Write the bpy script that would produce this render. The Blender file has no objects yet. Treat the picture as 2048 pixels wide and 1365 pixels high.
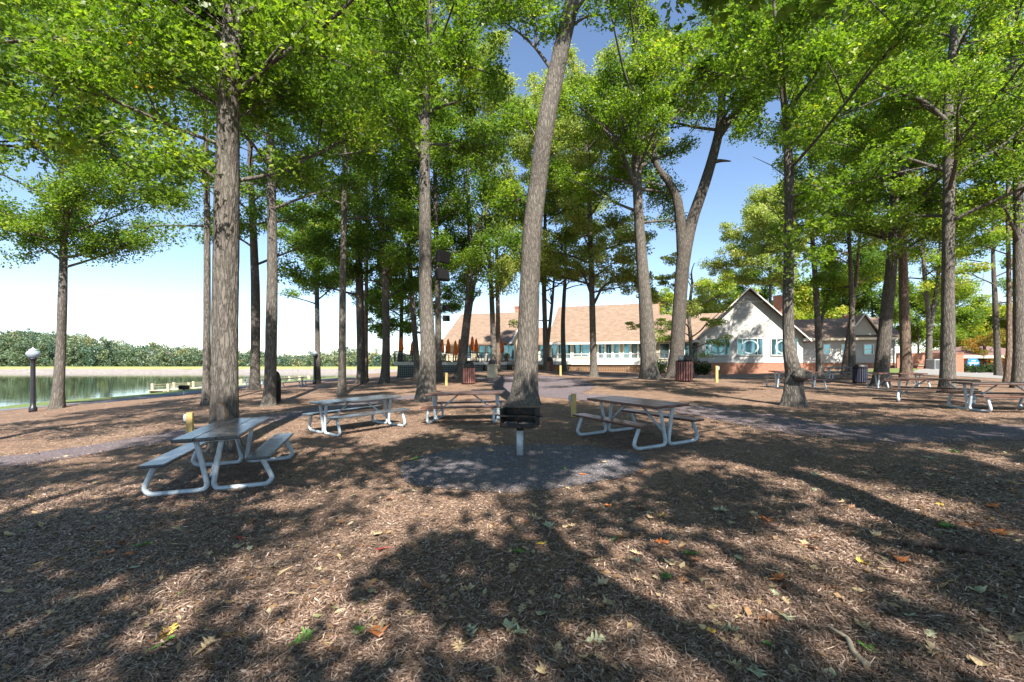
import bpy, math, random
import numpy as np
from mathutils import Vector, Matrix
R=math.radians
rng=np.random.default_rng(7); random.seed(7)
F=916.0; H0=1.77; HY=724.0
sc=bpy.context.scene
C=sc.collection
def pix(px,py,d): return Vector(((px-1024)*d/F, d, H0-(py-HY)*d/F))
# ---------------------------------------------------------------- terrain
CP=[]
for x in (-7,-3.5,0,3.5,7):
    for y in (2.5,6,10,14): CP.append((x,y,.0322*9*math.tanh(x/9)+.0238*y-.0004*y*y))
for px,py,d in [(853,802,18.5),(1047,810,16.2),(411,810,19.5),(508,780,28),(537,812,18.5),(634,768,48),(684,790,23),(721,768,32),(768,768,31),
  (880,762,30),(921,757,31),(988,745,36),(1093,742,42),(1188,754,38),(1301,758,27),(1349,757,28),(1585,812,13.8),(1640,752,34),
  (1704,750,32),(1760,773,24),(1813,762,27),(1857,738,40),(1896,786,19),(1997,755,38),(2040,776,21),(938,767,28),(1368,762,24.5),
  (1500,748,49),(1200,743,58),(790,757,41),(1940,745,60),(583,776,36),(368,793,34),(65,825,25),(114,815,26),(430,781,45),(200,806,31)]:
    p=pix(px,py,d); CP.append((p.x,p.y,p.z))
for y in (-12,20,36,50,65,85): CP.append((-38,y,-1.52)); CP.append((-47,y,-3.3)); CP.append((-60,y,-3.6))
for x,y,z in [(-20,85,-.7),(0,85,.35),(25,85,.45),(50,85,.4),(55,40,.45),(55,10,.4),(45,-12,.3),(20,-12,.2),(5,-10,-.15),(-10,-10,-.45),(-24,-8,-.9),(-20,8,-.55),(-30,12,-1.1),(20,6,.42),(30,25,.5),(-13,12,-.22),(-22,60,-.6),(-27,36,-1.0)]: CP.append((x,y,z))
CP=np.array(CP)
def tps(r2): return .5*r2*np.log(r2+1e-9)
def _fit():
    n=len(CP); X=CP[:,:2]/20.
    K=tps(((X[:,None]-X[None])**2).sum(-1))+np.eye(n)*.004
    P=np.c_[np.ones(n),X]; A=np.zeros((n+3,n+3)); A[:n,:n]=K; A[:n,n:]=P; A[n:,:n]=P.T
    return X,np.linalg.solve(A,np.r_[CP[:,2],0,0,0])
_X,_W=_fit()
def Gv(x,y):
    x=np.clip(np.asarray(x,float),-60,55)/20.; y=np.clip(np.asarray(y,float),-12,85)/20.
    sh=x.shape; q=np.stack([x.ravel(),y.ravel()],1); n=len(_X); out=np.zeros(len(q))
    for i in range(0,len(q),20000):
        b=q[i:i+20000]; out[i:i+20000]=tps(((b[:,None]-_X[None])**2).sum(-1))@_W[:n]+_W[n]+b@_W[n+1:]
    return out.reshape(sh)
def G(x,y): return float(Gv(np.array([x]),np.array([y]))[0])
def gp(px,py,dmax=90.):
    d=np.arange(1.5,dmax,.05); z=H0-(py-HY)*d/F; g=Gv((px-1024)*d/F,d); k=np.nonzero(z<=g)[0]
    dd=d[k[0]] if len(k) else dmax
    return Vector(((px-1024)*dd/F,dd,G((px-1024)*dd/F,dd)))
def at(px,d): x=(px-1024)*d/F; return Vector((x,d,G(x,d)))
# ---------------------------------------------------------------- mesh helpers
def fast_mesh(name,co,faces,attrs=None,smooth=False):
    """co (n,3); faces: int array (m,k) or list of such arrays"""
    me=bpy.data.meshes.new(name); co=np.ascontiguousarray(co,np.float32)
    fl=faces if isinstance(faces,list) else [faces]
    me.vertices.add(len(co)); me.vertices.foreach_set('co',co.ravel())
    loops=np.concatenate([f.ravel() for f in fl]).astype(np.int32)
    tot=np.concatenate([np.full(len(f),f.shape[1]) for f in fl])
    st=np.r_[0,np.cumsum(tot)[:-1]].astype(np.int32)
    me.loops.add(len(loops)); me.loops.foreach_set('vertex_index',loops)
    me.polygons.add(len(st)); me.polygons.foreach_set('loop_start',st)
    if smooth: me.polygons.foreach_set('use_smooth',np.ones(len(st),bool))
    for k,v in (attrs or {}).items():
        a=me.attributes.new(k,'FLOAT','POINT'); a.data.foreach_set('value',np.ascontiguousarray(v,np.float32))
    me.update(calc_edges=True); return me
def link(name,me,mat=None,parent=None,loc=None):
    o=bpy.data.objects.new(name,me); C.objects.link(o)
    if mat: me.materials.append(mat)
    if parent is not None: o.parent=parent
    if loc is not None: o.location=loc
    return o
def tag(o,label=None,cat=None,group=None,kind=None):
    for k,v in (('label',label),('category',cat),('group',group),('kind',kind)):
        if v: o[k]=v
    return o
def empty(name,loc,label=None,cat=None,group=None,rz=0.):
    o=bpy.data.objects.new(name,None); C.objects.link(o); o.location=loc; o.rotation_euler.z=rz; o.empty_display_size=.2
    return tag(o,label,cat,group)
class MB:
    def __init__(s): s.v=[]; s.f=[]; s.sm=[]
    def add(s,vs,fs,smooth=False):
        b=len(s.v); s.v+= [tuple(v) for v in vs]; s.f+= [tuple(i+b for i in f) for f in fs]; s.sm+= [smooth]*len(fs); return s
    def box(s,c,d,M=None):
        c=Vector(c); x,y,z=d[0]/2,d[1]/2,d[2]/2
        vs=[Vector((a*x,b*y,e*z)) for e in (-1,1) for b in (-1,1) for a in (-1,1)]
        vs=[(M@v if M else v)+c for v in vs]
        return s.add(vs,[(0,2,3,1),(4,5,7,6),(0,1,5,4),(2,6,7,3),(0,4,6,2),(1,3,7,5)])
    def bar(s,a,b,w,h,up=(0,0,1)):
        a,b=Vector(a),Vector(b); d=(b-a); L=d.length; d.normalize(); u=Vector(up)
        if abs(d.dot(u))>.98: u=Vector((0,1,0))
        r=d.cross(u).normalized(); u=r.cross(d); M=Matrix((d,r,u)).transposed()
        return s.box((a+b)/2,(L,w,h),M)
    def tube(s,path,rad,n=8,cap=True,noise=0,smooth=True):
        P=[Vector(p) for p in path]; rad=rad if hasattr(rad,'__len__') else [rad]*len(P)
        vs=[]; prev=None
        for i,p in enumerate(P):
            t=(P[min(i+1,len(P)-1)]-P[max(i-1,0)]).normalized()
            if prev is None:
                u=Vector((1,0,0)) if abs(t.x)<.8 else Vector((0,1,0)); u=(u-t*u.dot(t)).normalized()
            else: u=(prev-t*prev.dot(t)).normalized()
            prev=u; w=t.cross(u)
            for k in range(n):
                a=2*math.pi*k/n; r=rad[i]*(1+(noise*random.uniform(-1,1) if noise else 0)); vs.append(p+u*(math.cos(a)*r)+w*(math.sin(a)*r))
        fs=[(i*n+k,i*n+(k+1)%n,(i+1)*n+(k+1)%n,(i+1)*n+k) for i in range(len(P)-1) for k in range(n)]
        s.add(vs,fs,smooth)
        if cap: s.f+= [tuple(len(s.v)-len(vs)+k for k in reversed(range(n))),tuple(len(s.v)-n+k for k in range(n))]; s.sm+=[False,False]
        return s
    def lathe(s,prof,n=16,c=(0,0,0),smooth=True):
        vs=[(c[0]+r*math.cos(2*math.pi*k/n),c[1]+r*math.sin(2*math.pi*k/n),c[2]+z) for r,z in prof for k in range(n)]
        fs=[(i*n+k,i*n+(k+1)%n,(i+1)*n+(k+1)%n,(i+1)*n+k) for i in range(len(prof)-1) for k in range(n)]
        s.add(vs,fs,smooth)
        b=len(s.v)-len(vs); s.f+=[tuple(b+k for k in reversed(range(n))),tuple(len(s.v)-n+k for k in range(n))]; s.sm+=[False,False]
        return s
    def prism(s,poly,off):
        off=Vector(off); P=[Vector(p) for p in poly]; n=len(P)
        return s.add(P+[p+off for p in P],[tuple(reversed(range(n))),tuple(range(n,2*n))]+[(i,(i+1)%n,(i+1)%n+n,i+n) for i in range(n)])
    def build(s,name,mat,parent=None,org=None,bevel=0):
        o=Vector(org) if org is not None else Vector((0,0,0))
        me=bpy.data.meshes.new(name); me.from_pydata([tuple(Vector(v)-o) for v in s.v],[],s.f)
        me.polygons.foreach_set('use_smooth',s.sm); me.update()
        ob=link(name,me,mat,parent)
        if parent is None and org is not None: ob.location=o
        if bevel:
            m=ob.modifiers.new('bevel','BEVEL'); m.width=bevel; m.segments=2; m.limit_method='ANGLE'
        return ob
def copy_tree(o,parent=None):
    c=o.copy(); C.objects.link(c); c.parent=parent
    for ch in [k for k in bpy.data.objects if k.parent==o]: copy_tree(ch,c)
    return c
# ---------------------------------------------------------------- materials
def newmat(name):
    m=bpy.data.materials.new(name); m.use_nodes=True; nt=m.node_tree; nt.nodes.clear()
    out=nt.nodes.new('ShaderNodeOutputMaterial'); return m,nt,out
def N(nt,t,**kw):
    n=nt.nodes.new('ShaderNode'+t)
    for k,v in kw.items():
        if k in n.inputs.keys(): n.inputs[k].default_value=v
        else: setattr(n,k,v)
    return n
def ramp(nt,fac,stops):
    r=nt.nodes.new('ShaderNodeValToRGB'); e=r.color_ramp.elements
    while len(e)<len(stops): e.new(.5)
    for i,(p,c) in enumerate(stops): e[i].position=p; e[i].color=(*c,1) if len(c)==3 else c
    nt.links.new(fac,r.inputs[0]); return r.outputs[0]
def coords(nt,scale=(1,1,1),kind='Object'):
    tc=nt.nodes.new('ShaderNodeTexCoord'); mp=nt.nodes.new('ShaderNodeMapping'); mp.inputs['Scale'].default_value=scale
    nt.links.new(tc.outputs[kind],mp.inputs[0]); return mp.outputs[0]
def noise(nt,vec,scale,detail=6,rough=.6):
    n=N(nt,'TexNoise',Scale=scale,Detail=detail,Roughness=rough); nt.links.new(vec,n.inputs['Vector']); return n.outputs['Fac']
def mixc(nt,fac,a,b,bt='MIX'):
    m=nt.nodes.new('ShaderNodeMix'); m.data_type='RGBA'; m.blend_type=bt
    for s,v in ((0,fac),(6,a),(7,b)):
        if hasattr(v,'is_linked'): nt.links.new(v,m.inputs[s])
        else: m.inputs[s].default_value=v if s==0 else ((*v,1) if len(v)==3 else v)
    return m.outputs[2]
def pbr(nt,out,col,rough=.6,bump=None,bs=.3,bd=.01,metal=0.,spec=.5):
    p=nt.nodes.new('ShaderNodeBsdfPrincipled')
    if hasattr(col,'is_linked'): nt.links.new(col,p.inputs['Base Color'])
    else: p.inputs['Base Color'].default_value=(*col,1)
    p.inputs['Roughness'].default_value=rough; p.inputs['Metallic'].default_value=metal; p.inputs['Specular IOR Level'].default_value=spec
    if bump is not None:
        b=N(nt,'Bump',Strength=bs,Distance=bd); nt.links.new(bump,b.inputs['Height']); nt.links.new(b.outputs[0],p.inputs['Normal'])
    nt.links.new(p.outputs[0],out.inputs[0]); return p
def simple(name,c1,c2,scale=8,rough=.6,stretch=(1,1,1),bs=.25,bd=.005,metal=0.,spec=.5,lo=.35,hi=.7):
    m,nt,out=newmat(name); v=coords(nt,stretch); f=noise(nt,v,scale)
    pbr(nt,out,ramp(nt,f,[(lo,c1),(hi,c2)]),rough,f,bs,bd,metal,spec); return m
M={}
M['paint_grey']=simple('grey painted steel tube',(.36,.42,.46),(.52,.58,.62),14,.42,spec=.5)
def scuffed(name,c1,c2,rust,lo,rough,metal=0.,sc_=9):
    m,nt,out=newmat(name); v=coords(nt); f=noise(nt,v,14); g=noise(nt,v,sc_,8,.7); h=noise(nt,v,60,3)
    c=ramp(nt,f,[(.35,c1),(.7,c2)]); c=mixc(nt,ramp(nt,g,[(lo,(0,0,0)),(lo+.06,(.85,.85,.85))]),c,rust); c=mixc(nt,ramp(nt,h,[(.62,(0,0,0)),(.75,(.4,.4,.4))]),c,tuple(.6*k for k in c1)); pbr(nt,out,c,rough,g,.2,.004,metal); return m
M['paint_grey']=scuffed('grey painted steel tube with scuffs',(.34,.4,.45),(.5,.57,.62),(.16,.1,.065),.66,.42)
M['galv']=simple('galvanised steel',(.38,.43,.46),(.55,.6,.62),18,.45,metal=.3)
M['top_dark']=simple('weathered dark tabletop',(.045,.05,.058),(.1,.11,.125),5,.27,(1,14,6),.3,.004)
M['top_red']=simple('red brown stained wood',(.078,.036,.028),(.15,.072,.053),5,.27,(1,14,6),.3,.004)
M['top_brown']=simple('dark brown stained wood',(.06,.032,.026),(.12,.07,.055),5,.36,(1,14,6),.3,.004)
M['soot']=simple('sooty steel',(.012,.012,.012),(.05,.035,.028),9,.65,(1,1,1),.4,.004)
M['soot']=scuffed('sooty rusted steel',(.01,.01,.01),(.022,.02,.018),(.09,.045,.025),.56,.7,0.,7)
M['ash']=simple('ash and charcoal',(.03,.03,.03),(.45,.43,.4),40,.95,bs=.8,bd=.02)
M['post_wood']=simple('yellow treated timber',(.36,.26,.085),(.52,.38,.15),6,.75,(8,8,1))
M['box_metal']=simple('grey outlet box',(.33,.36,.38),(.45,.47,.48),10,.4)
M['black']=simple('black plastic',(.006,.006,.007),(.01,.01,.011),10,.7,spec=.15)
M['lid_black']=simple('black glossy lid',(.006,.006,.008),(.014,.014,.018),10,.45)
M['slat_red']=simple('reddish recycled slats',(.16,.065,.055),(.25,.11,.095),4,.6,(10,10,1))
M['slat_blue']=simple('navy slats',(.018,.02,.04),(.035,.04,.07),4,.6,(10,10,1))
M['concrete']=simple('exposed aggregate concrete',(.32,.28,.2),(.52,.47,.36),30,.9,bs=.6,bd=.006)
M['iron']=simple('dark iron',(.012,.012,.014),(.03,.03,.034),10,.5)
M['pole_black']=simple('black painted pole',(.01,.01,.014),(.022,.022,.03),8,.4)
M['orange']=simple('orange canvas',(.68,.15,.03),(.85,.24,.05),6,.8)
M['white_paint']=simple('white trim paint',(.56,.555,.53),(.66,.65,.62),3,.5)
M['cream']=simple('cream trim paint',(.6,.52,.38),(.72,.64,.48),3,.55)
M['dock_wood']=simple('weathered dock timber',(.42,.36,.24),(.6,.54,.38),5,.8,(6,6,1))
M['rail_grey']=simple('grey metal rail',(.25,.26,.27),(.38,.39,.4),8,.5)
M['rock']=simple('grey rock',(.08,.08,.075),(.2,.19,.17),5,.9,bs=.8,bd=.03)
M['stick']=simple('bleached dead wood',(.22,.18,.13),(.42,.36,.28),12,.85,(1,1,1),.7,.01)
M['blue_sign']=simple('blue sign face',(.02,.17,.5),(.03,.22,.58),3,.4)
M['sign_white']=simple('sign white',(.6,.68,.75),(.72,.78,.84),3,.5)
M['scar']=simple('bare inner wood',(.3,.21,.16),(.5,.38,.31),7,.8,(10,10,1),.5,.01)
M['bark_rim']=simple('callus bark',(.16,.1,.055),(.28,.18,.1),9,.9,(6,6,1),.6,.02)
M['asphalt_black']=simple('black asphalt',(.045,.047,.055),(.085,.088,.1),60,.9)
M['rib_dark']=simple('dark gap',(.02,.015,.014),(.035,.03,.028),6,.8)
def glass(name,c,r=.04,metal=.75):
    m,nt,out=newmat(name); v=coords(nt); f=noise(nt,v,.6,2); pbr(nt,out,ramp(nt,f,[(.3,tuple(.45*k for k in c)),(.7,c)]),r,f,.04,.02,metal); return m
M['glass']=glass('tinted reflective window glass',(.14,.3,.4))
M['glass_dark']=glass('dark window glass',(.07,.11,.13),.05,.4)
def mk_globe():
    m,nt,out=newmat('frosted ribbed globe glass'); v=coords(nt); f=noise(nt,v,6,3)
    p=pbr(nt,out,ramp(nt,f,[(.3,(.3,.38,.47)),(.7,(.42,.5,.58))]),.22,f,.1,.01); p.inputs['Transmission Weight'].default_value=.35; return m
M['globe']=mk_globe()
def bark(name,dark,light,lich=(.2,.22,.17)):
    m,nt,out=newmat(name); v=coords(nt,(9,9,1.7)); w=noise(nt,coords(nt,(3,3,3)),1.5,4)
    vv=nt.nodes.new('ShaderNodeVectorMath'); vv.operation='ADD'; sc_=nt.nodes.new('ShaderNodeVectorMath'); sc_.operation='SCALE'; sc_.inputs['Scale'].default_value=.9
    wn=N(nt,'TexNoise',Scale=2.2,Detail=3.); nt.links.new(v,wn.inputs['Vector']); nt.links.new(wn.outputs['Color'],sc_.inputs[0]); nt.links.new(v,vv.inputs[0]); nt.links.new(sc_.outputs[0],vv.inputs[1])
    vo=N(nt,'TexVoronoi',feature='DISTANCE_TO_EDGE',Scale=1.55); nt.links.new(vv.outputs[0],vo.inputs['Vector'])
    fine=noise(nt,coords(nt,(30,30,7)),1.5,8,.7)
    r1=ramp(nt,vo.outputs['Distance'],[(.0,(0,0,0)),(.26,(1,1,1))])
    col=mixc(nt,r1,dark,light)
    col=mixc(nt,ramp(nt,fine,[(.35,(.0,.0,.0)),(.75,(.55,.55,.55))]),col,tuple(min(1,k*1.55) for k in light))
    col=mixc(nt,ramp(nt,w,[(.58,(0,0,0)),(.75,(.35,.35,.35))]),col,lich)
    h=nt.nodes.new('ShaderNodeMath'); h.operation='MULTIPLY_ADD'; nt.links.new(r1,h.inputs[0]); h.inputs[1].default_value=.7; nt.links.new(fine,h.inputs[2])
    pbr(nt,out,col,.92,h.outputs[0],.85,.03,spec=.2); return m
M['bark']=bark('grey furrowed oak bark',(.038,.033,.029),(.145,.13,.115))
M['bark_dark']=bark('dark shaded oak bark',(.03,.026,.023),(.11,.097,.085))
M['bark_brown']=bark('brown pine bark',(.05,.035,.027),(.19,.14,.11),(.2,.17,.13))
def leafmat(name,stops,trans=.4):
    m,nt,out=newmat(name); a=N(nt,'Attribute',attribute_name='rnd'); col=ramp(nt,a.outputs['Fac'],stops)
    p=nt.nodes.new('ShaderNodeBsdfPrincipled'); nt.links.new(col,p.inputs['Base Color']); p.inputs['Roughness'].default_value=.42; p.inputs['Specular IOR Level'].default_value=.35
    t=nt.nodes.new('ShaderNodeBsdfTranslucent'); tc=mixc(nt,1.,col,(1.5,1.7,.5),'MULTIPLY'); nt.links.new(tc,t.inputs[0])
    mx=nt.nodes.new('ShaderNodeMixShader'); mx.inputs[0].default_value=trans; nt.links.new(p.outputs[0],mx.inputs[1]); nt.links.new(t.outputs[0],mx.inputs[2]); nt.links.new(mx.outputs[0],out.inputs[0]); return m
M['leaf']=leafmat('green oak leaves',[(0,(0.048,0.09,0.0168)),(.35,(0.102,0.174,0.0264)),(.7,(0.186,0.27,0.0384)),(.92,(0.3,0.36,0.054)),(.975,(0.456,0.408,0.06)),(1,(0.504,0.18,0.036))],.5)
M['leaf_dark']=leafmat('deep green oak leaves',[(0,(0.039,0.078,0.0208)),(.45,(0.0845,0.156,0.0286)),(.85,(0.169,0.247,0.039)),(.975,(0.286,0.312,0.052)),(1,(0.468,0.195,0.039))],.5)
M['leaf_yel']=leafmat('yellowing leaves',[(0,(0.102,0.171,0.0256)),(.4,(0.205,0.307,0.0428)),(.8,(0.41,0.41,0.0598)),(.93,(0.581,0.376,0.0683)),(1,(0.683,0.171,0.0513))])
M['leaf_gold']=leafmat('bright yellow leaves',[(0,(0.192,0.24,0.024)),(.5,(0.384,0.36,0.036)),(1,(0.54,0.432,0.06))])
M['leaf_pale']=leafmat('pale willow oak leaves',[(0,(0.149,0.205,0.0653)),(.5,(0.26,0.318,0.0931)),(.9,(0.43,0.43,0.149)),(1,(0.559,0.41,0.149))])
M['leaf_orange']=leafmat('orange tinged leaves',[(0,(.08,.11,.02)),(.5,(.2,.17,.03)),(.8,(.42,.16,.03)),(1,(.45,.08,.02))])
M['leaf_far']=leafmat('far woodland foliage',[(0,(.05,.085,.055)),(.35,(.09,.135,.075)),(.65,(.145,.185,.09)),(.88,(.21,.225,.1)),(1,(.29,.23,.11))],.2)  # paler, greyer greens put distance haze into the leaf colour
M['pine']=leafmat('pine foliage',[(0,(0.0494,0.0957,0.0733)),(.6,(0.0988,0.153,0.0998)),(1,(0.178,0.211,0.116))],.15)  # desaturated bluish greens, distance haze mixed into the colour
M['shrub']=leafmat('dark shrub leaves',[(0,(.02,.04,.012)),(1,(.06,.1,.03))],.25)
def mk_mulch():
    m,nt,out=newmat('bark mulch'); v=coords(nt)
    big=noise(nt,v,.35,5); mid=noise(nt,v,2.2,6,.65)
    vo=N(nt,'TexVoronoi',Scale=26.); 
    wn=N(nt,'TexNoise',Scale=9.,Detail=3.); nt.links.new(v,wn.inputs['Vector'])
    ad=nt.nodes.new('ShaderNodeVectorMath'); ad.operation='MULTIPLY_ADD'; nt.links.new(wn.outputs['Color'],ad.inputs[0]); ad.inputs[1].default_value=(.35,.35,.35); nt.links.new(v,ad.inputs[2])
    mp=N(nt,'Mapping'); mp.inputs['Scale'].default_value=(.55,1.6,1); mp.inputs['Rotation'].default_value=(0,0,.5); nt.links.new(ad.outputs[0],mp.inputs[0]); nt.links.new(mp.outputs[0],vo.inputs['Vector'])
    v2=N(nt,'TexVoronoi',Scale=60.); mp2=N(nt,'Mapping'); mp2.inputs['Scale'].default_value=(1.5,.5,1); mp2.inputs['Rotation'].default_value=(0,0,-.4); nt.links.new(ad.outputs[0],mp2.inputs[0]); nt.links.new(mp2.outputs[0],v2.inputs['Vector'])
    sep=N(nt,'SeparateColor'); nt.links.new(vo.outputs['Color'],sep.inputs[0])
    sep2=N(nt,'SeparateColor'); nt.links.new(v2.outputs['Color'],sep2.inputs[0])
    c=ramp(nt,sep.outputs[0],[(0,(0.0986,0.0631,0.0472)),(.5,(0.246,0.158,0.108)),(.85,(0.394,0.275,0.201)),(1,(0.63,0.505,0.401))])
    c2=ramp(nt,sep2.outputs[0],[(0,(0.0889,0.059,0.0472)),(.6,(0.265,0.173,0.118)),(.93,(0.473,0.337,0.247)),(1,(0.748,0.631,0.517))])
    c=mixc(nt,.55,c,c2)
    c=mixc(nt,ramp(nt,big,[(.35,(0,0,0)),(.7,(.5,.5,.5))]),c,(0.297,0.173,0.106))
    c=mixc(nt,ramp(nt,mid,[(.42,(.55,.55,.55)),(.62,(0,0,0))]),c,(0.118,0.078,0.0613))
    hh=nt.nodes.new('ShaderNodeMath'); hh.operation='ADD'; nt.links.new(sep.outputs[1],hh.inputs[0]); nt.links.new(sep2.outputs[1],hh.inputs[1])
    pbr(nt,out,c,.95,hh.outputs[0],.7,.02,spec=.15); return m
M['mulch']=mk_mulch()
def mk_gravel(name,a,b,c_):
    m,nt,out=newmat(name); v=coords(nt); vo=N(nt,'TexVoronoi',Scale=48.); nt.links.new(v,vo.inputs['Vector']); sep=N(nt,'SeparateColor'); nt.links.new(vo.outputs['Color'],sep.inputs[0])
    c=ramp(nt,sep.outputs[0],[(0,a),(.6,b),(.93,b),(1,c_)]); big=noise(nt,v,1.1,5); c=mixc(nt,ramp(nt,big,[(.45,(0,0,0)),(.75,(.55,.55,.55))]),c,(.13,.095,.07))
    pbr(nt,out,c,.92,vo.outputs['Distance'],.8,.02,spec=.2); return m
M['gravel']=mk_gravel('purple grey crushed stone',(.075,.06,.07),(.14,.115,.13),(.42,.39,.4))
M['gravel2']=mk_gravel('grey stone dust round grill',(.08,.074,.084),(.148,.138,.155),(.45,.44,.45))
M['asphalt']=simple('lakeside asphalt',(.10,.11,.13),(.15,.16,.18),14,.9)
M['concrete_pave']=simple('pale paving',(.17,.165,.16),(.25,.24,.23),5,.9)
M['grass']=simple('mown grass',(.06,.1,.018),(.16,.2,.04),3,.9,bs=.6,bd=.03)
M['grass_dam']=simple('dry mown dam grass',(.2,.22,.06),(.32,.32,.1),.35,.95)
M['riprap']=simple('pale riprap stone',(.17,.15,.135),(.33,.3,.275),1.3,.95,bs=1,bd=.3)
M['hill']=simple('wooded hillside soil',(.04,.05,.02),(.08,.08,.03),.2,.95)
def mk_water():
    m,nt,out=newmat('still lake water'); v=coords(nt,(.25,1.2,1)); f=noise(nt,v,.8,4)
    p=pbr(nt,out,(.035,.05,.03),.03,f,.14,.05,spec=.8); p.inputs['IOR'].default_value=1.5; return m
M['water']=mk_water()
def mk_roof():
    m,nt,out=newmat('tan asphalt shingles'); v=coords(nt)
    br=N(nt,'TexBrick',Scale=1.,Color1=(.18,.13,.096,1),Color2=(.27,.2,.15,1),Mortar=(.15,.105,.08,1)); br.inputs['Mortar Size'].default_value=.012; br.inputs['Brick Width'].default_value=.5; br.inputs['Row Height'].default_value=.17; br.offset=.5
    nt.links.new(v,br.inputs['Vector']); n=noise(nt,v,3.5,6,.7); c=mixc(nt,ramp(nt,n,[(.35,(.55,.55,.55)),(.65,(0,0,0))]),br.outputs['Color'],(.185,.125,.09))
    pbr(nt,out,c,.92,n,.4,.02,spec=.2); return m
M['roof']=mk_roof()
def mk_siding(name,c1,c2):
    m,nt,out=newmat(name); tc=nt.nodes.new('ShaderNodeTexCoord'); sp=nt.nodes.new('ShaderNodeSeparateXYZ'); nt.links.new(tc.outputs['Object'],sp.inputs[0])
    mm=nt.nodes.new('ShaderNodeMath'); mm.operation='MULTIPLY'; mm.inputs[1].default_value=1/.17; nt.links.new(sp.outputs[2],mm.inputs[0])
    fr=nt.nodes.new('ShaderNodeMath'); fr.operation='FRACT'; nt.links.new(mm.outputs[0],fr.inputs[0])
    inv=nt.nodes.new('ShaderNodeMath'); inv.operation='SUBTRACT'; inv.inputs[0].default_value=1.; nt.links.new(fr.outputs[0],inv.inputs[1])
    n=noise(nt,tc.outputs['Object'],1.2,4); pbr(nt,out,ramp(nt,n,[(.3,c1),(.7,c2)]),.55,inv.outputs[0],1.,.05); return m
M['siding']=mk_siding('white lap siding',(.35,.345,.325),(.42,.41,.39))
M['siding_cream']=mk_siding('cream lap siding',(.47,.38,.25),(.56,.46,.32))
def mk_brick(name,a,b):
    m,nt,out=newmat(name); tc=nt.nodes.new('ShaderNodeTexCoord'); mp=N(nt,'Mapping'); mp.inputs['Rotation'].default_value=(R(90),0,0); nt.links.new(tc.outputs['Object'],mp.inputs[0])
    br=N(nt,'TexBrick',Scale=1.,Color1=(*a,1),Color2=(*b,1),Mortar=(.3,.24,.2,1)); br.inputs['Brick Width'].default_value=.22; br.inputs['Row Height'].default_value=.075; br.inputs['Mortar Size'].default_value=.009
    nt.links.new(mp.outputs[0],br.inputs['Vector']); pbr(nt,out,br.outputs['Color'],.9,br.outputs['Fac'],-.3,.01); return m
M['brick']=mk_brick('orange red brick',(.3,.1,.05),(.42,.16,.085))
M['roof_dark']=simple('dark red brown shingles',(.13,.07,.06),(.22,.13,.11),6,.9)
M['lattice']=simple('blue grey painted lattice',(.13,.16,.18),(.2,.23,.25),3,.7)
M['lattice_wood']=simple('wood lattice',(.22,.13,.075),(.34,.21,.12),3,.8)
M['chip']=leafmat('mulch chips',[(0,(.06,.037,.028)),(.45,(.185,.122,.092)),(.78,(.3,.21,.165)),(.96,(.44,.335,.27)),(1,(.62,.5,.41))],.0)
M['litter']=leafmat('dry leaf litter',[(0,(.12,.06,.03)),(.4,(.24,.15,.08)),(.75,(.4,.28,.16)),(.93,(.45,.4,.26)),(1,(.12,.2,.04))],.15)
for k,c in dict(tan=(.46,.35,.2),brown=(.2,.1,.05),orange=(.5,.17,.05),red=(.4,.045,.05),green=(.1,.24,.03),palegreen=(.36,.38,.24),yellow=(.5,.36,.06)).items():
    M['fl_'+k]=simple(k+' fallen leaf',tuple(.75*q for q in c),tuple(min(1,1.15*q) for q in c),25,.6,bs=.3,bd=.003)
# ---------------------------------------------------------------- world, sun, camera
SAZ=R(12.5); SEL=R(47)
w=bpy.data.worlds.new('World'); sc.world=w; w.use_nodes=True; nt=w.node_tree
sky=nt.nodes.new('ShaderNodeTexSky'); sky.sky_type='NISHITA'; sky.sun_disc=False; sky.sun_elevation=SEL; sky.sun_rotation=math.pi-SAZ; sky.air_density=.85; sky.dust_density=.2; sky.ozone_density=1.6
nt.links.new(sky.outputs[0],nt.nodes['Background'].inputs[0]); nt.nodes['Background'].inputs[1].default_value=.088
sl=bpy.data.lights.new('sun','SUN'); sl.energy=5.0; sl.angle=R(.53); sl.color=(1,.93,.82); so=bpy.data.objects.new('sun',sl); C.objects.link(so)
tosun=Vector((math.sin(SAZ)*math.cos(SEL),-math.cos(SAZ)*math.cos(SEL),math.sin(SEL))); so.rotation_euler=tosun.to_track_quat('Z','Y').to_euler(); so.location=(5,-20,30)
cam=bpy.data.cameras.new('camera'); co_=bpy.data.objects.new('camera',cam); C.objects.link(co_); co_.location=(0,0,H0); co_.rotation_euler=(R(90),0,0)
cam.sensor_width=36; cam.lens=F/2048*36; cam.shift_y=(HY-682.5)/2048; cam.clip_end=3000; cam.clip_start=.05; sc.camera=co_
vs=sc.view_settings; vs.view_transform='Standard'; vs.look='None'; vs.gamma=1; vs.use_curve_mapping=False; vs.exposure=1.55
cy=sc.cycles; cy.max_bounces=6; cy.diffuse_bounces=3; cy.glossy_bounces=3; cy.transmission_bounces=4; cy.transparent_max_bounces=6; cy.sample_clamp_indirect=6
cy.use_denoising=True
try: cy.denoiser='OPENIMAGEDENOISE'; cy.denoising_input_passes='RGB_ALBEDO_NORMAL'
except Exception: pass
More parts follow.
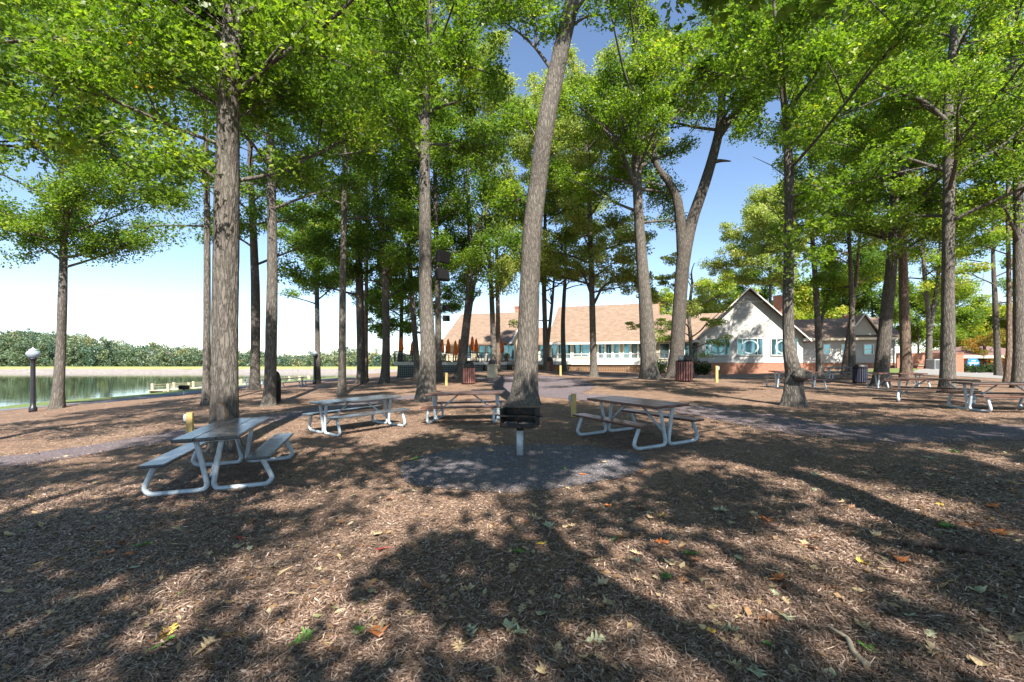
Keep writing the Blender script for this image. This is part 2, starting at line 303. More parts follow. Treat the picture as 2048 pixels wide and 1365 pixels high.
# ---------------------------------------------------------------- ground, water, far shore
def axis(dense0,dense1,step,lo,hi):
    a=list(np.arange(dense0,dense1+1e-6,step)); s=step
    v=dense1
    while v<hi: s*=1.25; v+=s; a.append(min(v,hi))
    v=dense0; s=step
    while v>lo: s*=1.25; v-=s; a.insert(0,max(v,lo))
    return np.array(a)
gx=axis(-30,30,.5,-700,900); gy=axis(-6,45,.5,-150,1200)
XX,YY=np.meshgrid(gx,gy); ZZ=Gv(XX,YY)
far=np.clip((np.abs(XX-0)-70)/100,0,1)
ny,nx=XX.shape; idx=np.arange(nx*ny).reshape(ny,nx)
fc=np.stack([idx[:-1,:-1],idx[:-1,1:],idx[1:,1:],idx[1:,:-1]],-1).reshape(-1,4)
tag(link('ground',fast_mesh('ground',np.stack([XX,YY,ZZ],-1).reshape(-1,3),fc,smooth=True),M['mulch']),kind='structure')
def strip(name,pts,widths,mat,off=.008,nw=8,jag=0.,step=.35,kind='structure'):
    P=[Vector((p[0],p[1],0)) for p in pts]; wd=list(widths) if hasattr(widths,'__len__') else [widths]*len(P)
    # catmull-rom resample
    S=[];Wd=[]
    for i in range(len(P)-1):
        p0,p1,p2,p3=P[max(i-1,0)],P[i],P[i+1],P[min(i+2,len(P)-1)]; n=max(2,int((p2-p1).length/step))
        for k in range(n):
            t=k/n; S.append(.5*((2*p1)+(p2-p0)*t+(2*p0-5*p1+4*p2-p3)*t*t+(3*p1-p0-3*p2+p3)*t**3)); Wd.append(wd[i]*(1-t)+wd[i+1]*t)
    S.append(P[-1]); Wd.append(wd[-1]); vs=[]
    for i,p in enumerate(S):
        t=(S[min(i+1,len(S)-1)]-S[max(i-1,0)]).normalized(); n=Vector((-t.y,t.x,0)); a=random.uniform(-jag,jag); b=random.uniform(-jag,jag)
        for k in range(nw+1):
            f=k/nw; q=p+n*(Wd[i]*(f-.5)+a*(1-f)+b*f); vs.append((q.x,q.y,0))
    vs=np.array(vs); vs[:,2]=Gv(vs[:,0],vs[:,1])+off
    L=len(S); ix=np.arange(L*(nw+1)).reshape(L,nw+1); f=np.stack([ix[:-1,:-1],ix[1:,:-1],ix[1:,1:],ix[:-1,1:]],-1).reshape(-1,4)[:,::-1]
    return tag(link(name,fast_mesh(name,vs,f,smooth=True),mat),kind=kind)
W_=lambda L:[gp(a,b) for a,b in L]
gpath=W_([(150,905),(330,875),(470,850),(600,828),(750,803),(860,791),(960,787),(1090,789),(1220,799),(1340,813),(1480,834),(1700,868)])
gpath=[Vector((-13,8.2,0)),Vector((-9.6,8.6,0))]+gpath+[Vector((9.2,9.0,0)),Vector((13,8.2,0)),Vector((20,6,0))]
strip('gravel_path',gpath,[1.5]*4+[1.8]*(len(gpath)-4),M['gravel'],.008,8,.1,.3)
strip('gravel_path',W_([(1075,790),(1090,775),(1070,762),(1010,752)]),[3.5,5,5.5,5],M['gravel'],.012,8,.15,.4)
strip('gravel_path',[Vector((5.,40,0)),Vector((14,37,0)),Vector((20,34,0)),Vector((27,33,0)),Vector((40,31,0))],[1.6]*5,M['concrete_pave'],.01,4,.02)
# lakeside path and bank
lp=[Vector((-36,10,0))]+W_([(20,819),(200,805),(330,791),(430,780)])+[Vector((-29,52,0)),Vector((-26,62,0)),Vector((-22,75,0))]
strip('path',lp,[2.4]*len(lp),M['asphalt'],.012,6,.01,.6)
gl=[Vector((-37,2,0)),Vector((-36.5,20,0)),Vector((-35.5,36,0)),Vector((-34.5,50,0)),Vector((-32,66,0)),Vector((-28,84,0))]
strip('lawn',gl,[9,9,9,8,10,14],M['grass'],.006,16,.1,.6)
strip('lawn',[Vector((26,37,0)),Vector((40,36,0)),Vector((54,36,0))],[6,7,7],M['grass'],.006,10,.2,.6)
strip('road',[Vector((30,31,0)),Vector((36,36,0)),Vector((46,44,0)),Vector((54,56,0))],[5,6,6,6],M['concrete_pave'],.014,6,.02,.6)
bm=MB(); bm.add([(-500,-150,-1.63),(-20,-150,-1.63),(-20,141,-1.63),(-500,141,-1.63)],[(0,1,2,3)]); tag(bm.build('lake_water',M['water']),kind='structure')
# gravel circle round grill
cc=gp(1040,930); nr,na=14,90; vs=[(cc.x,cc.y,0)]
jit=[1+.03*math.sin(3*a*.0698+1)+.02*math.sin(7*a*.0698)+random.uniform(-.02,.02) for a in range(na)]
for i in range(1,nr+1):
    for a in range(na):
        t=2*math.pi*a/na; r=i/nr; vs.append((cc.x+r*1.95*jit[a]*math.cos(t),cc.y+r*1.5*jit[a]*math.sin(t)+.1,0))
vs=np.array(vs); vs[:,2]=Gv(vs[:,0],vs[:,1])+.01
tri=np.array([(0,1+a,1+(a+1)%na) for a in range(na)]); qd=np.array([(1+i*na+a,1+(i+1)*na+a,1+(i+1)*na+(a+1)%na,1+i*na+(a+1)%na) for i in range(nr-1) for a in range(na)])
tag(link('gravel_pad',fast_mesh('gravel_pad',vs,[tri,qd],smooth=True),M['gravel2']),kind='structure')
# dam
def sheet(name,xs,prof,mat,nz=1.,jz=0):
    vs=[(x,y+random.uniform(-jz,jz),z+random.uniform(-jz,jz)*.3) for x in xs for y,z in prof]; n=len(prof); L=len(xs); ix=np.arange(L*n).reshape(L,n)
    f=np.stack([ix[:-1,:-1],ix[1:,:-1],ix[1:,1:],ix[:-1,1:]],-1).reshape(-1,4)
    return tag(link(name,fast_mesh(name,np.array(vs),f),mat),kind='structure')
xs=np.arange(-420,10,1.5)
sheet('dam_embankment',xs,[(128,-2.4),(132,-1.75),(136,-1.45),(141,-1.05),(146,-.7),(148,-.55)],M['riprap'],jz=.5)
sheet('dam_crest',np.arange(-420,10,8.),[(147.5,-.62),(152,-.28),(158,-.1),(168,.02),(175,-.1),(196,-3),(230,-4)],M['grass_dam'])
# hill with far woodland
hpx=[-300,-100,0,100,180,250,330,420,500,600,650,690,740,790,900]
hpy=[655,660,668,663,679,689,697,703,708,712,710,705,708,713,716]
def rim(px): return np.interp(px,hpx,hpy)
hx=[];
for d in (185,205,230,260,300,340):
    for px in np.arange(-420,940,20.):
        top=H0-(rim(px)-HY)*270/F; q={185:-.0,205:.15,230:.42,260:.6,300:.68,340:.5}[d]
        hx.append(((px-1024)*d/F,d,-3.0+max(0,(top-9)+3.0)*q*1.0))
hx=np.array(hx); n=len(np.arange(-420,940,20.)); ix=np.arange(6*n).reshape(6,n)
tag(link('hill',fast_mesh('hill',hx,np.stack([ix[:-1,:-1],ix[:-1,1:],ix[1:,1:],ix[1:,:-1]],-1).reshape(-1,4),smooth=True),M['hill']),kind='structure')
# ---------------------------------------------------------------- foliage
def leaf_cloud(cent,rad,nper,size,seed=0,crn=None,flat=.65,kite3=False,droop=.25,upb=.9):
    """cent (k,3), rad (k,), nper leaves each -> co, faces, rnd"""
    r=np.random.default_rng(seed); k=len(cent); n=k*nper
    d=r.normal(size=(n,3)); d/=np.linalg.norm(d,axis=1)[:,None]
    rr=r.random(n)**.45
    off=d*rr[:,None]; off[:,2]*=flat
    c=np.repeat(cent,nper,0)+off*np.repeat(rad,nper)[:,None]
    nrm=r.normal(size=(n,3))*.75; nrm[:,2]+=upb; nrm/=np.linalg.norm(nrm,axis=1)[:,None]
    t=r.normal(size=(n,3)); t+=d*.8; t[:,2]-=droop; t-=nrm*(t*nrm).sum(1)[:,None]; t/=np.linalg.norm(t,axis=1)[:,None]
    b=np.cross(nrm,t); s=size*r.uniform(.6,1.35,n)[:,None]
    rnd=np.clip(.6*r.random(n)+.4*np.repeat(r.random(k),nper),0,1) if crn is None else np.clip(np.repeat(crn,nper)+r.normal(0,.12,n),0,1); fold=r.uniform(.05,.25,n)[:,None]
    if not kite3:
        v=np.stack([c-t*s*.5,c+b*s*.34+nrm*s*fold,c+t*s*.5,c-b*s*.34+nrm*s*fold],1).reshape(-1,3)
        i=np.arange(n)*4; f=np.concatenate([np.stack([i,i+1,i+2],1),np.stack([i,i+2,i+3],1)])
        return v,f,np.repeat(rnd,4)
    base=c-t*s*.5; P=[base]
    for ang,ln,wd in ((0,1.,.24),(.85,.72,.2),(-.85,.72,.2)):
        dd=t*math.cos(ang)+b*math.sin(ang); pp=b*math.cos(ang)-t*math.sin(ang); lift=nrm*s*(fold*.6 if ang else 0)
        P+= [base+dd*s*ln*.55+pp*s*wd+lift,base+dd*s*ln+lift*1.4-nrm*s*.1,base+dd*s*ln*.55-pp*s*wd+lift]
    v=np.stack(P,1).reshape(-1,3); i=np.arange(n)*10
    f=np.concatenate([np.stack([i,i+1+3*q,i+2+3*q,i+3+3*q],1) for q in range(3)])
    return v,f,np.repeat(rnd,10)
GAPS=[(1175,95,14,40),(1510,340,30,50),(1450,510,75,65),(1345,10,30,25),(200,612,215,72),(655,655,50,45),(1140,598,55,25),(1045,115,18,40),(1960,600,30,40),(545,655,90,55),(1405,365,46,80,30),(1330,380,25,70,27.5),(1330,-60,360,150,8)]
def proj(p): return 1024+F*p[0]/p[1], HY-F*(p[2]-H0)/p[1]
def gapped(p,r):
    if p[1]<3: return False
    a,b=proj(p); m=F*r/p[1]*.75
    for gx_,gy_,rx,ry,*dm in GAPS:
        if dm and p[1]>dm[0]: continue
        if rx and ((a-gx_)/(rx+m))**2+((b-gy_)/(ry+m))**2<1: return True
    return False
def spline(P,W,n=4):
    out=[];ow=[]
    for i in range(len(P)-1):
        p0,p1,p2,p3=P[max(i-1,0)],P[i],P[i+1],P[min(i+2,len(P)-1)]
        for k in range(n):
            t=k/n; out.append(.5*((2*p1)+(p2-p0)*t+(2*p0-5*p1+4*p2-p3)*t*t+(3*p1-p0-3*p2+p3)*t**3)); ow.append(W[i]*(1-t)+W[i+1]*t)
    return out+[P[-1]],ow+[W[-1]]
def trunk_mesh(mb,P,Wd,n=18,flare=True):
    P,Wd=spline(P,Wd,6); ph=[random.uniform(0,6.28) for _ in range(4)]; vs=[]; z0=P[0].z; KN=[(random.uniform(.6,P[-1].z-z0),random.uniform(0,6.28),random.uniform(-.05,.1)) for _ in range(12)]
    for i,(p,r) in enumerate(zip(P,Wd)):
        t=(P[min(i+1,len(P)-1)]-P[max(i-1,0)]).normalized(); u=Vector((1,0,0)); u=(u-t*u.dot(t)).normalized(); w_=t.cross(u)
        h=p.z-z0; fl=math.exp(-h/.35) if flare else 0
        for k in range(n):
            a=2*math.pi*k/n; m=1+.04*math.sin(2*a+ph[0]+h*.3)+.025*math.sin(5*a+ph[1]-h*.7)+fl*(.12+.2*math.sin(4*a+ph[2])+.12*math.sin(7*a+ph[3]))+random.uniform(-.018,.018)+sum(kz*math.exp(-((h-kh)/.22)**2-((math.cos(a-ka)-1)*5)**2) for kh,ka,kz in KN if abs(h-kh)<.6)
            vs.append(p+u*(math.cos(a)*r*m)+w_*(math.sin(a)*r*m))
    mb.add(vs,[(i*n+k,i*n+(k+1)%n,(i+1)*n+(k+1)%n,(i+1)*n+k) for i in range(len(P)-1) for k in range(n)],True)
    return P,Wd
tree_seed=[100]
def grow(P,Wd,zb,zt,Rc,nl,mb,rs,gap=True,extra=(),low=.25):
    """limbs off trunk polyline; returns puff centres"""
    puffs=[]; Z=[p.z for p in P]
    def on(z):
        for i in range(len(P)-1):
            if P[i].z<=z<=P[i+1].z: f=(z-P[i].z)/(P[i+1].z-P[i].z+1e-6); return P[i].lerp(P[i+1],f),Wd[i]*(1-f)+Wd[i+1]*f
        return P[-1].copy(),Wd[-1]
    az=rs.uniform(0,6.28); limbs=[]
    for i in range(nl):
        q=(i+rs.uniform(.1,.9))/nl; z=zb+(zt-zb)*q; o,r=on(z-(0.6 if q<.3 else .3)); az+=2.4+rs.uniform(-.4,.4)
        L=Rc*(.45+.75*math.sin(math.pi*min(1,.22+.75*q)))*rs.uniform(.7,1.15); el=R(rs.uniform(8,35)+30*q)
        d=Vector((math.cos(az)*math.cos(el),math.sin(az)*math.cos(el),math.sin(el))); pts=[o]
        for k in range(1,5):
            d=(d+Vector((rs.uniform(-.2,.2),rs.uniform(-.2,.2),rs.uniform(-.16,.14)))).normalized(); pts.append(pts[-1]+d*L/4)
        if gap and (gapped(pts[-1],.4) or gapped(pts[3],.3) or gapped(pts[2],.2)): continue
        limbs.append((pts,min(r*.42,(.018+.015*L)*min(1,.35+.03*P[0].y))))
    for e in extra: limbs.append(([Vector(p) for p in e[0]],e[1]))
    for pts,r in limbs:
        SP,SW=spline(pts,[r*(1-.8*k/(len(pts)-1)) for k in range(len(pts))],3); mb.tube(SP,SW,7,cap=False,noise=.05)
        L=sum((pts[k+1]-pts[k]).length for k in range(len(pts)-1)); m=len(SP)
        for j in range(max(5,int(L*2.1))):
            f=rs.uniform(low,1); k=min(m-2,int(f*(m-1))); o=SP[k]; t=(SP[k+1]-SP[k]).normalized()
            d=(t*rs.uniform(.3,1)+Vector((rs.gauss(0,.7),rs.gauss(0,.7),rs.gauss(.1,.4)))).normalized(); l2=L*rs.uniform(.16,.38)*(1.15-.5*f)+.3
            e=o+d*l2
            if gap and gapped(e,.5): continue
            mid=o+d*l2*.5+Vector((0,0,rs.uniform(-.05,.12)*l2)); mb.tube([o,mid,e],[SW[k]*.5+.006,.012+.004*l2,.006],5,cap=False)
            puffs.append(e); 
            if l2>.8: puffs.append(mid+Vector((rs.uniform(-.3,.3),rs.uniform(-.3,.3),rs.uniform(-.2,.3))))
        puffs.append(SP[-1])
    return puffs
def tree(label,d,tr,Ht,zb,Rc,nl,leaf,lsz,nper,prad,mat='leaf',barkm='bark',kite=False,limbs=(),forks=(),base=None,name='oak_tree',group='trees of the grove',gap=True,keep=.62,flat=.7,low=.25,scale_n=18,noext=False,skirt=None):
    tree_seed[0]+=1; rs=random.Random(tree_seed[0])
    P=[pix(a,b,d) for a,b,_ in tr]; Wd=[.465*w_*d/F/math.sqrt(1+((a-1024)/F)**2) for a,_,w_ in tr]
    Wd[0]=min(Wd[0],Wd[1]*1.42)
    H2=max(Ht,min(26.,.8*d+3.)) if d<44 and name=='oak_tree' and 'understory' not in label else Ht
    nl=int(nl*(1+.7*(H2-Ht)/max(3,Ht-4))); Ht=H2
    if base is None: base=at(tr[0][0],d)
    dz=0; P[0].z=base.z-.12
    for i in range(1,len(P)):
        j=1+rs.uniform(-.0025,.0025)*i; P[i]=Vector((P[i].x*j,P[i].y*j,H0+(P[i].z-H0)*j))
    top=P[-1]
    if top.z<base.z+Ht and not noext:
        ln=(P[-1]-P[-2]).normalized(); k=(base.z+Ht-top.z)/max(ln.z,.3)
        for q in (.33,.66,1.): P.append(top+Vector((ln.x*k*q*.6+rs.uniform(-.15,.15),rs.uniform(-.2,.2),(base.z+Ht-top.z)*q))); Wd.append(max(.03,Wd[len(tr)-1]*(1-.85*q)))
    root=empty(name,base,label,'tree',group)
    mb=MB(); P,Wd=trunk_mesh(mb,P,Wd,scale_n); puffs=[]
    ex=[]
    for lm in limbs:
        pts=[pix(a,b,d+(q if q else 0)) for a,b,q in lm[0]]; ex.append((pts,lm[1]*d/F*.5))
    for fk in forks:
        fp=[pix(a,b,d) for a,b,_ in fk]; fw=[.5*w_*d/F for *_,w_ in fk]; FP,FW=spline(fp,fw,5); mb.tube(FP,FW,12,cap=True,noise=.03)
        ln=(fp[-1]-fp[-2]).normalized(); L=rs.uniform(2,4); fp2=[fp[-1],fp[-1]+ln*L*.5+Vector((0,0,.2)),fp[-1]+ln*L+Vector((0,0,.8))]; 
        z0=fp[len(fp)//2].z; puffs+=grow(FP+fp2[1:],FW+[FW[-1]*.7,.03],z0,fp2[-1].z,Rc*.6,max(4,nl//3),mb,rs); mb.tube(fp2,[FW[-1],FW[-1]*.6,.03],8)
    puffs+=grow(P,Wd,zb,base.z+Ht,Rc,nl,mb,rs,gap=gap,extra=ex,low=low)
    if skirt:
        for _ in range(skirt[0]):
            z=rs.uniform(skirt[1],skirt[2]); a=rs.uniform(0,6.28); r_=rs.uniform(.45,skirt[3]); o=min(P,key=lambda q:abs(q.z-z)); e=Vector((o.x+r_*math.cos(a),o.y+r_*math.sin(a),z+.25*r_)); mb.tube([o+Vector((0,0,-.15)),o.lerp(e,.5),e],[.018,.012,.006],5,cap=False); puffs.append(e)
    mb.build('trunk',M[barkm],root,base)
    cen=[p for p in puffs if rs.random()<keep*(.3 if p.y>2 and p.z>H0+.82*p.y+.8 else 1) and not (gap and gapped(p,prad))]
    if cen:
        c=np.array([tuple(p) for p in cen]); rad=np.array([prad*rs.uniform(.55,1.25) for _ in cen])
        v,f,rn=leaf_cloud(c,rad*.88,int(nper*1.9),lsz*.72,tree_seed[0],None,flat,kite)
        link('crown',fast_mesh('crown',v-np.array(base),f,{'rnd':rn}),M[mat],root)
    return root
# ---------------------------------------------------------------- trees
def Zp(py,d): return H0-(py-HY)*d/F
T=tree
T('near oak with a bare wood scar low on its thick grey trunk',9,[(447,905,84),(449,870,66),(450,760,57),(450,640,58),(452,500,58),(453,400,57),(455,330,54),(457,210,50),(462,100,46),(466,0,42)],19,Zp(330,9),4.6,20,'leaf',.12,120,.75,'leaf','bark',True,
  limbs=[([(440,215,0),(380,170,-.3),(300,130,-.6),(210,70,-.8)],6),([(440,365,0),(405,340,-.2),(370,330,-.5),(330,345,-.8)],8),([(470,240,0),(530,200,.3),(590,160,.5)],5)],low=.12,skirt=(46,Zp(215,9),8.9,1.3),keep=.75)
T('lone slender trunk near the lake path, beside the left lamp post',25.5,[(114,817,42),(118,765,28),(122,690,24),(125,600,22),(127,500,18),(127,420,15),(122,330,11),(115,200,8)],17,Zp(520,25.5),5.4,30,'leaf',.19,110,1.0,'leaf','bark',False,keep=.8,limbs=[([(127,515,0),(160,510,0),(190,490,0),(240,465,0)],7),([(126,470,0),(90,490,0),(50,470,0)],6)])
T('pale trunk half hidden behind the scarred oak on its left',19.5,[(411,811,30),(413,760,18),(414,600,17),(414,415,14),(412,300,12),(410,150,10)],18,Zp(430,19.5),3.6,13,'leaf',.16,110,.9,'leaf_dark','bark')
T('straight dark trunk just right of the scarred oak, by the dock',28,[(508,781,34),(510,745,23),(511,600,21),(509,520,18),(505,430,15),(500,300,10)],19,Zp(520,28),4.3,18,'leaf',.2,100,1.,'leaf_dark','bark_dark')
T('tapered trunk flaring at the base, second right of the scarred oak',18.5,[(536,813,44),(540,775,28),(543,640,26),(545,500,22),(541,300,18),(538,150,12)],19,Zp(400,18.5),4.2,16,'leaf',.16,115,.9,'leaf_dark','bark')
T('thin distant trunk beside the far lamp post',48,[(635,769,16),(635,700,11),(634,600,10),(633,500,9),(630,400,7)],17,Zp(610,48),5.2,18,'leaf',.26,100,1.1,'leaf','bark')
T('narrow trunk standing alone behind the two dark picnic tables',23,[(684,792,32),(684,760,18),(685,640,16),(687,480,13),(690,340,11),(690,200,8)],19,Zp(440,23),4.2,15,'leaf',.18,110,.95,'leaf_dark','bark')
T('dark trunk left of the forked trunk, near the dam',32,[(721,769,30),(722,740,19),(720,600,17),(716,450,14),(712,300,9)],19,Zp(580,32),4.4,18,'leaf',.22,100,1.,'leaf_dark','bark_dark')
T('thin trunk tucked behind the dark trunk near the dam',41,[(731,764,12),(732,650,9),(733,560,8),(735,460,6)],16,Zp(620,41),3.6,12,'leaf',.24,90,1.,'leaf','bark_brown')
T('leaning forked trunk at the left corner of the raised deck',31,[(768,770,36),(771,735,20),(772,650,16),(768,500,14),(758,420,11),(745,340,8)],18,Zp(600,31),4.4,16,'leaf',.21,105,1.,'leaf_dark','bark_dark',limbs=[([(767,480,0),(782,440,0),(797,395,0),(805,340,0)],9)])
T('tall pale sunlit trunk carrying the upper pair of loudspeakers',18.5,[(852,804,60),(854,765,37),(856,700,32),(851,580,28),(850,450,26),(849,300,22),(851,230,20),(855,150,14),(860,60,10)],18,Zp(300,18.5),4.8,18,'leaf',.15,120,.85,'leaf','bark',True,
  limbs=[([(857,185,0),(880,148,-.3),(940,135,-.6),(988,152,-.8)],11),([(846,250,0),(812,160,.3),(770,110,.6),(735,95,.8)],9),([(843,330,0),(818,240,-.4),(800,180,-.8)],7)],skirt=(14,Zp(420,18.5),Zp(60,18.5),1.6))
T('slim leaning trunk at the edge of the deck, left of the pale speaker trunk',35,[(835,758,22),(834,730,14),(826,620,11),(820,540,10),(816,470,8)],16,Zp(600,35),3.6,13,'leaf',.22,95,1.,'leaf','bark')
T('straight narrow trunk carrying the lower pair of loudspeakers',30,[(881,763,34),(877,740,15),(876,600,12),(873,500,11),(870,350,9)],17,Zp(540,30),3.6,13,'leaf',.2,100,.95,'leaf','bark_dark')
T('forked leaning trunk just left of the reddish slatted bin',31,[(919,758,36),(925,720,20),(937,600,14),(940,480,11),(936,380,8)],17,Zp(560,31),4.,14,'leaf',.21,100,1.,'leaf_dark','bark_dark',limbs=[([(930,690,0),(948,570,0),(966,490,0),(965,420,0)],10),([(966,490,0),(985,450,0),(1000,410,0)],7)])
T('slender trunk behind the concrete bin, in front of the deck',37,[(988,746,16),(987,690,12),(983,590,10),(978,500,9),(972,400,7)],18,Zp(600,37),4.2,17,'leaf',.23,90,1.,'leaf_pale','bark')
T('thin bare stem right of the trunk behind the concrete bin',39,[(996,743,12),(996,640,9),(994,540,8),(993,450,6)],14,Zp(560,39),3.,9,'leaf',.23,80,.9,'leaf_pale','bark_brown')
T('very thick leaning oak trunk behind the black grill',16.2,[(1046,813,86),(1049,785,60),(1055,700,48),(1058,600,45),(1064,470,41),(1076,370,38),(1088,270,36),(1105,180,36),(1124,90,33),(1145,0,30)],20,Zp(20,16.2),4.6,14,'leaf',.15,120,.85,'leaf','bark',True,
  limbs=[([(1060,412,0),(1040,400,.1),(1020,408,.2)],10),([(1110,150,0),(1070,95,.4),(1030,60,.6),(1000,40,.8)],8),([(1085,300,0),(1062,255,.3),(1040,230,.5)],5),([(1135,60,0),(1170,35,-.2),(1210,30,-.5)],8)])
T('twin stemmed thin tree in front of the main block, behind the thick leaning oak',42,[(1093,743,14),(1090,650,11),(1088,560,10),(1090,470,7)],17,Zp(580,42),4.2,17,'leaf',.24,90,.95,'leaf_pale','bark',limbs=[([(1094,700,0),(1104,610,0),(1110,545,0),(1126,490,0)],8)])
T('straight slim trunk before the middle of the tan roof',37,[(1188,756,22),(1187,720,15),(1184,600,13),(1181,480,11),(1177,380,9),(1172,280,6)],19,Zp(590,37),5.2,26,'leaf',.23,90,1.,'leaf_pale','bark',flat=.5,keep=.8,limbs=[([(1187,610,0),(1210,570,0),(1250,555,0),(1290,560,0)],6),([(1183,590,0),(1160,540,0),(1120,520,0)],6)])
T('thick upright trunk left of the fork shaped oak',27,[(1301,761,58),(1298,730,35),(1290,600,28),(1282,500,25),(1275,380,21),(1272,250,18),(1270,130,14),(1272,0,10)],21,Zp(430,27),5.4,24,'leaf',.19,110,.95,'leaf','bark',
  limbs=[([(1276,385,0),(1245,310,0),(1195,245,0),(1150,228,0)],10),([(1272,290,0),(1235,210,0),(1215,120,0)],9)])
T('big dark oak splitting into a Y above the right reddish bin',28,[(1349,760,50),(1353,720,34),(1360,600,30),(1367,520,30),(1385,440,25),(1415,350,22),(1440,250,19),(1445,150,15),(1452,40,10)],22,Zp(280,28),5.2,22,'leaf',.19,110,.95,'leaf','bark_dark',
  forks=[[(1366,535,22),(1358,420,19),(1341,370,15),(1313,330,12),(1305,265,9)],[(1436,275,15),(1475,220,13),(1522,168,10)]],limbs=[([(1420,326,0),(1440,322,-.3),(1462,323,-.5)],11)])
T('trunk with a swollen burl at its foot, right of the red brown table',13.8,[(1587,815,62),(1587,785,46),(1587,750,38),(1581,715,31),(1577,670,26),(1576,600,24),(1579,450,22),(1577,330,20),(1573,250,17),(1565,180,14),(1560,90,10)],15,Zp(420,13.8),4.2,17,'leaf',.14,115,.8,'leaf','bark',True,
  limbs=[([(1570,240,0),(1600,190,-.2),(1630,150,-.4),(1650,90,-.6)],10)],skirt=(40,Zp(560,13.8),Zp(120,13.8),1.7),keep=.72)
T('slim forked trunk between the gabled front and the right wing',34,[(1640,753,24),(1638,700,15),(1633,600,13),(1628,520,11),(1622,430,8)],16,Zp(570,34),4.2,15,'leaf',.22,95,1.,'leaf','bark',limbs=[([(1638,670,0),(1650,610,0),(1665,560,0)],8)])
T('thin trunk beside the navy bin, before the right wing',32,[(1704,751,20),(1704,640,13),(1702,560,11),(1698,470,8)],15,Zp(560,32),3.6,13,'leaf',.21,95,.95,'leaf_yel','bark')
T('leaning thin trunk left of the one beside the navy bin',33.5,[(1688,752,18),(1694,700,12),(1702,640,10),(1712,560,8)],14,Zp(560,33.5),3.,10,'leaf',.21,90,.9,'leaf','bark_brown')
T('broad dark trunk leaning right beside the navy bin',24,[(1760,776,52),(1763,740,37),(1772,640,31),(1782,540,26),(1788,460,23),(1790,400,18),(1785,300,12)],18,Zp(520,24),4.8,20,'leaf',.18,110,.95,'leaf','bark_dark',limbs=[([(1785,500,0),(1750,450,0),(1690,430,0),(1640,440,0)],10),([(1788,470,0),(1830,430,0),(1870,400,0)],9)])
T('straight pale brown trunk right of the broad dark leaning trunk',27,[(1813,764,38),(1812,730,27),(1808,600,23),(1804,450,20),(1800,300,18),(1797,180,14),(1795,80,10)],20,Zp(470,27),4.3,18,'leaf',.19,110,.95,'leaf','bark_brown',limbs=[([(1803,330,0),(1825,300,0),(1850,285,0)],5)])
T('double stemmed trunk by the long low brick wall',41,[(1857,739,18),(1858,650,13),(1850,560,11),(1845,470,8)],17,Zp(580,41),4.2,15,'leaf',.24,95,1.05,'leaf_yel','bark',limbs=[([(1858,670,0),(1870,600,0),(1877,540,0),(1880,470,0)],10)])
T('thick mottled trunk behind the two joined picnic tables',19,[(1896,790,60),(1895,755,38),(1896,600,32),(1897,450,29),(1898,330,27),(1896,230,24),(1905,100,18),(1910,0,14)],20,Zp(440,19),5.,20,'leaf',.16,120,.9,'leaf','bark',False,limbs=[([(1893,245,0),(1850,205,-.2),(1800,185,-.5),(1740,160,-.8)],10),([(1903,235,0),(1938,190,0),(1970,180,.2)],10)])
T('slim trunk with orange tinged lower leaves beside the pavilion',38,[(1997,756,24),(1994,690,15),(1990,600,13),(1986,500,9)],15,Zp(640,38),4.6,16,'leaf',.23,80,.95,'leaf_yel','bark_dark',flat=.45)
T('narrow pinkish trunk just left of the trunk at the right edge',26,[(2014,773,22),(2018,700,14),(2018,600,12),(2016,450,10),(2014,300,8)],18,Zp(540,26),3.8,14,'leaf',.19,100,.95,'leaf','bark_brown')
T('stout pale trunk at the right edge of the picture',21,[(2038,778,48),(2039,700,30),(2038,600,27),(2036,400,24),(2034,200,18)],19,Zp(480,21),4.6,18,'leaf',.17,110,.9,'leaf','bark')
T('dim trunk on the far bank edge behind the forked trunk at the deck',50,[(800,742,12),(802,680,9),(804,600,8)],13,Zp(660,50),4.,14,'leaf',.26,90,1.,'leaf','bark_dark')
T('tree rising from the raised deck behind the orange parasols',47,[(860,735,16),(862,660,11),(858,590,9),(850,520,7)],15,Zp(640,47),4.4,14,'leaf',.26,90,1.,'leaf','bark_dark',limbs=[([(861,668,0),(835,665,0),(790,650,0),(745,655,0)],7)])
T('slender understory tree with layered leaves behind the Y shaped oak',36,[(1383,748,12),(1382,690,9),(1378,630,8),(1384,570,6)],9,Zp(690,36),3.6,16,'leaf',.2,80,.75,'leaf_pale','bark',flat=.4,noext=False)
T('pale fine leaved tree rising behind the terrace steps',44,[(1128,742,12),(1126,650,9),(1130,560,7)],22,Zp(610,44),4.6,20,'leaf',.24,85,1.,'leaf_pale','bark',flat=.6,keep=.8)
T('pale tree behind the burl trunk, over the ridge of the gabled front',66,[(1540,735,9),(1541,640,7),(1540,560,6)],24,Zp(570,66),6.5,24,'leaf',.34,90,1.4,'leaf_pale','bark',flat=.6,keep=.8,gap=False)
tree_seed[0]=100+35
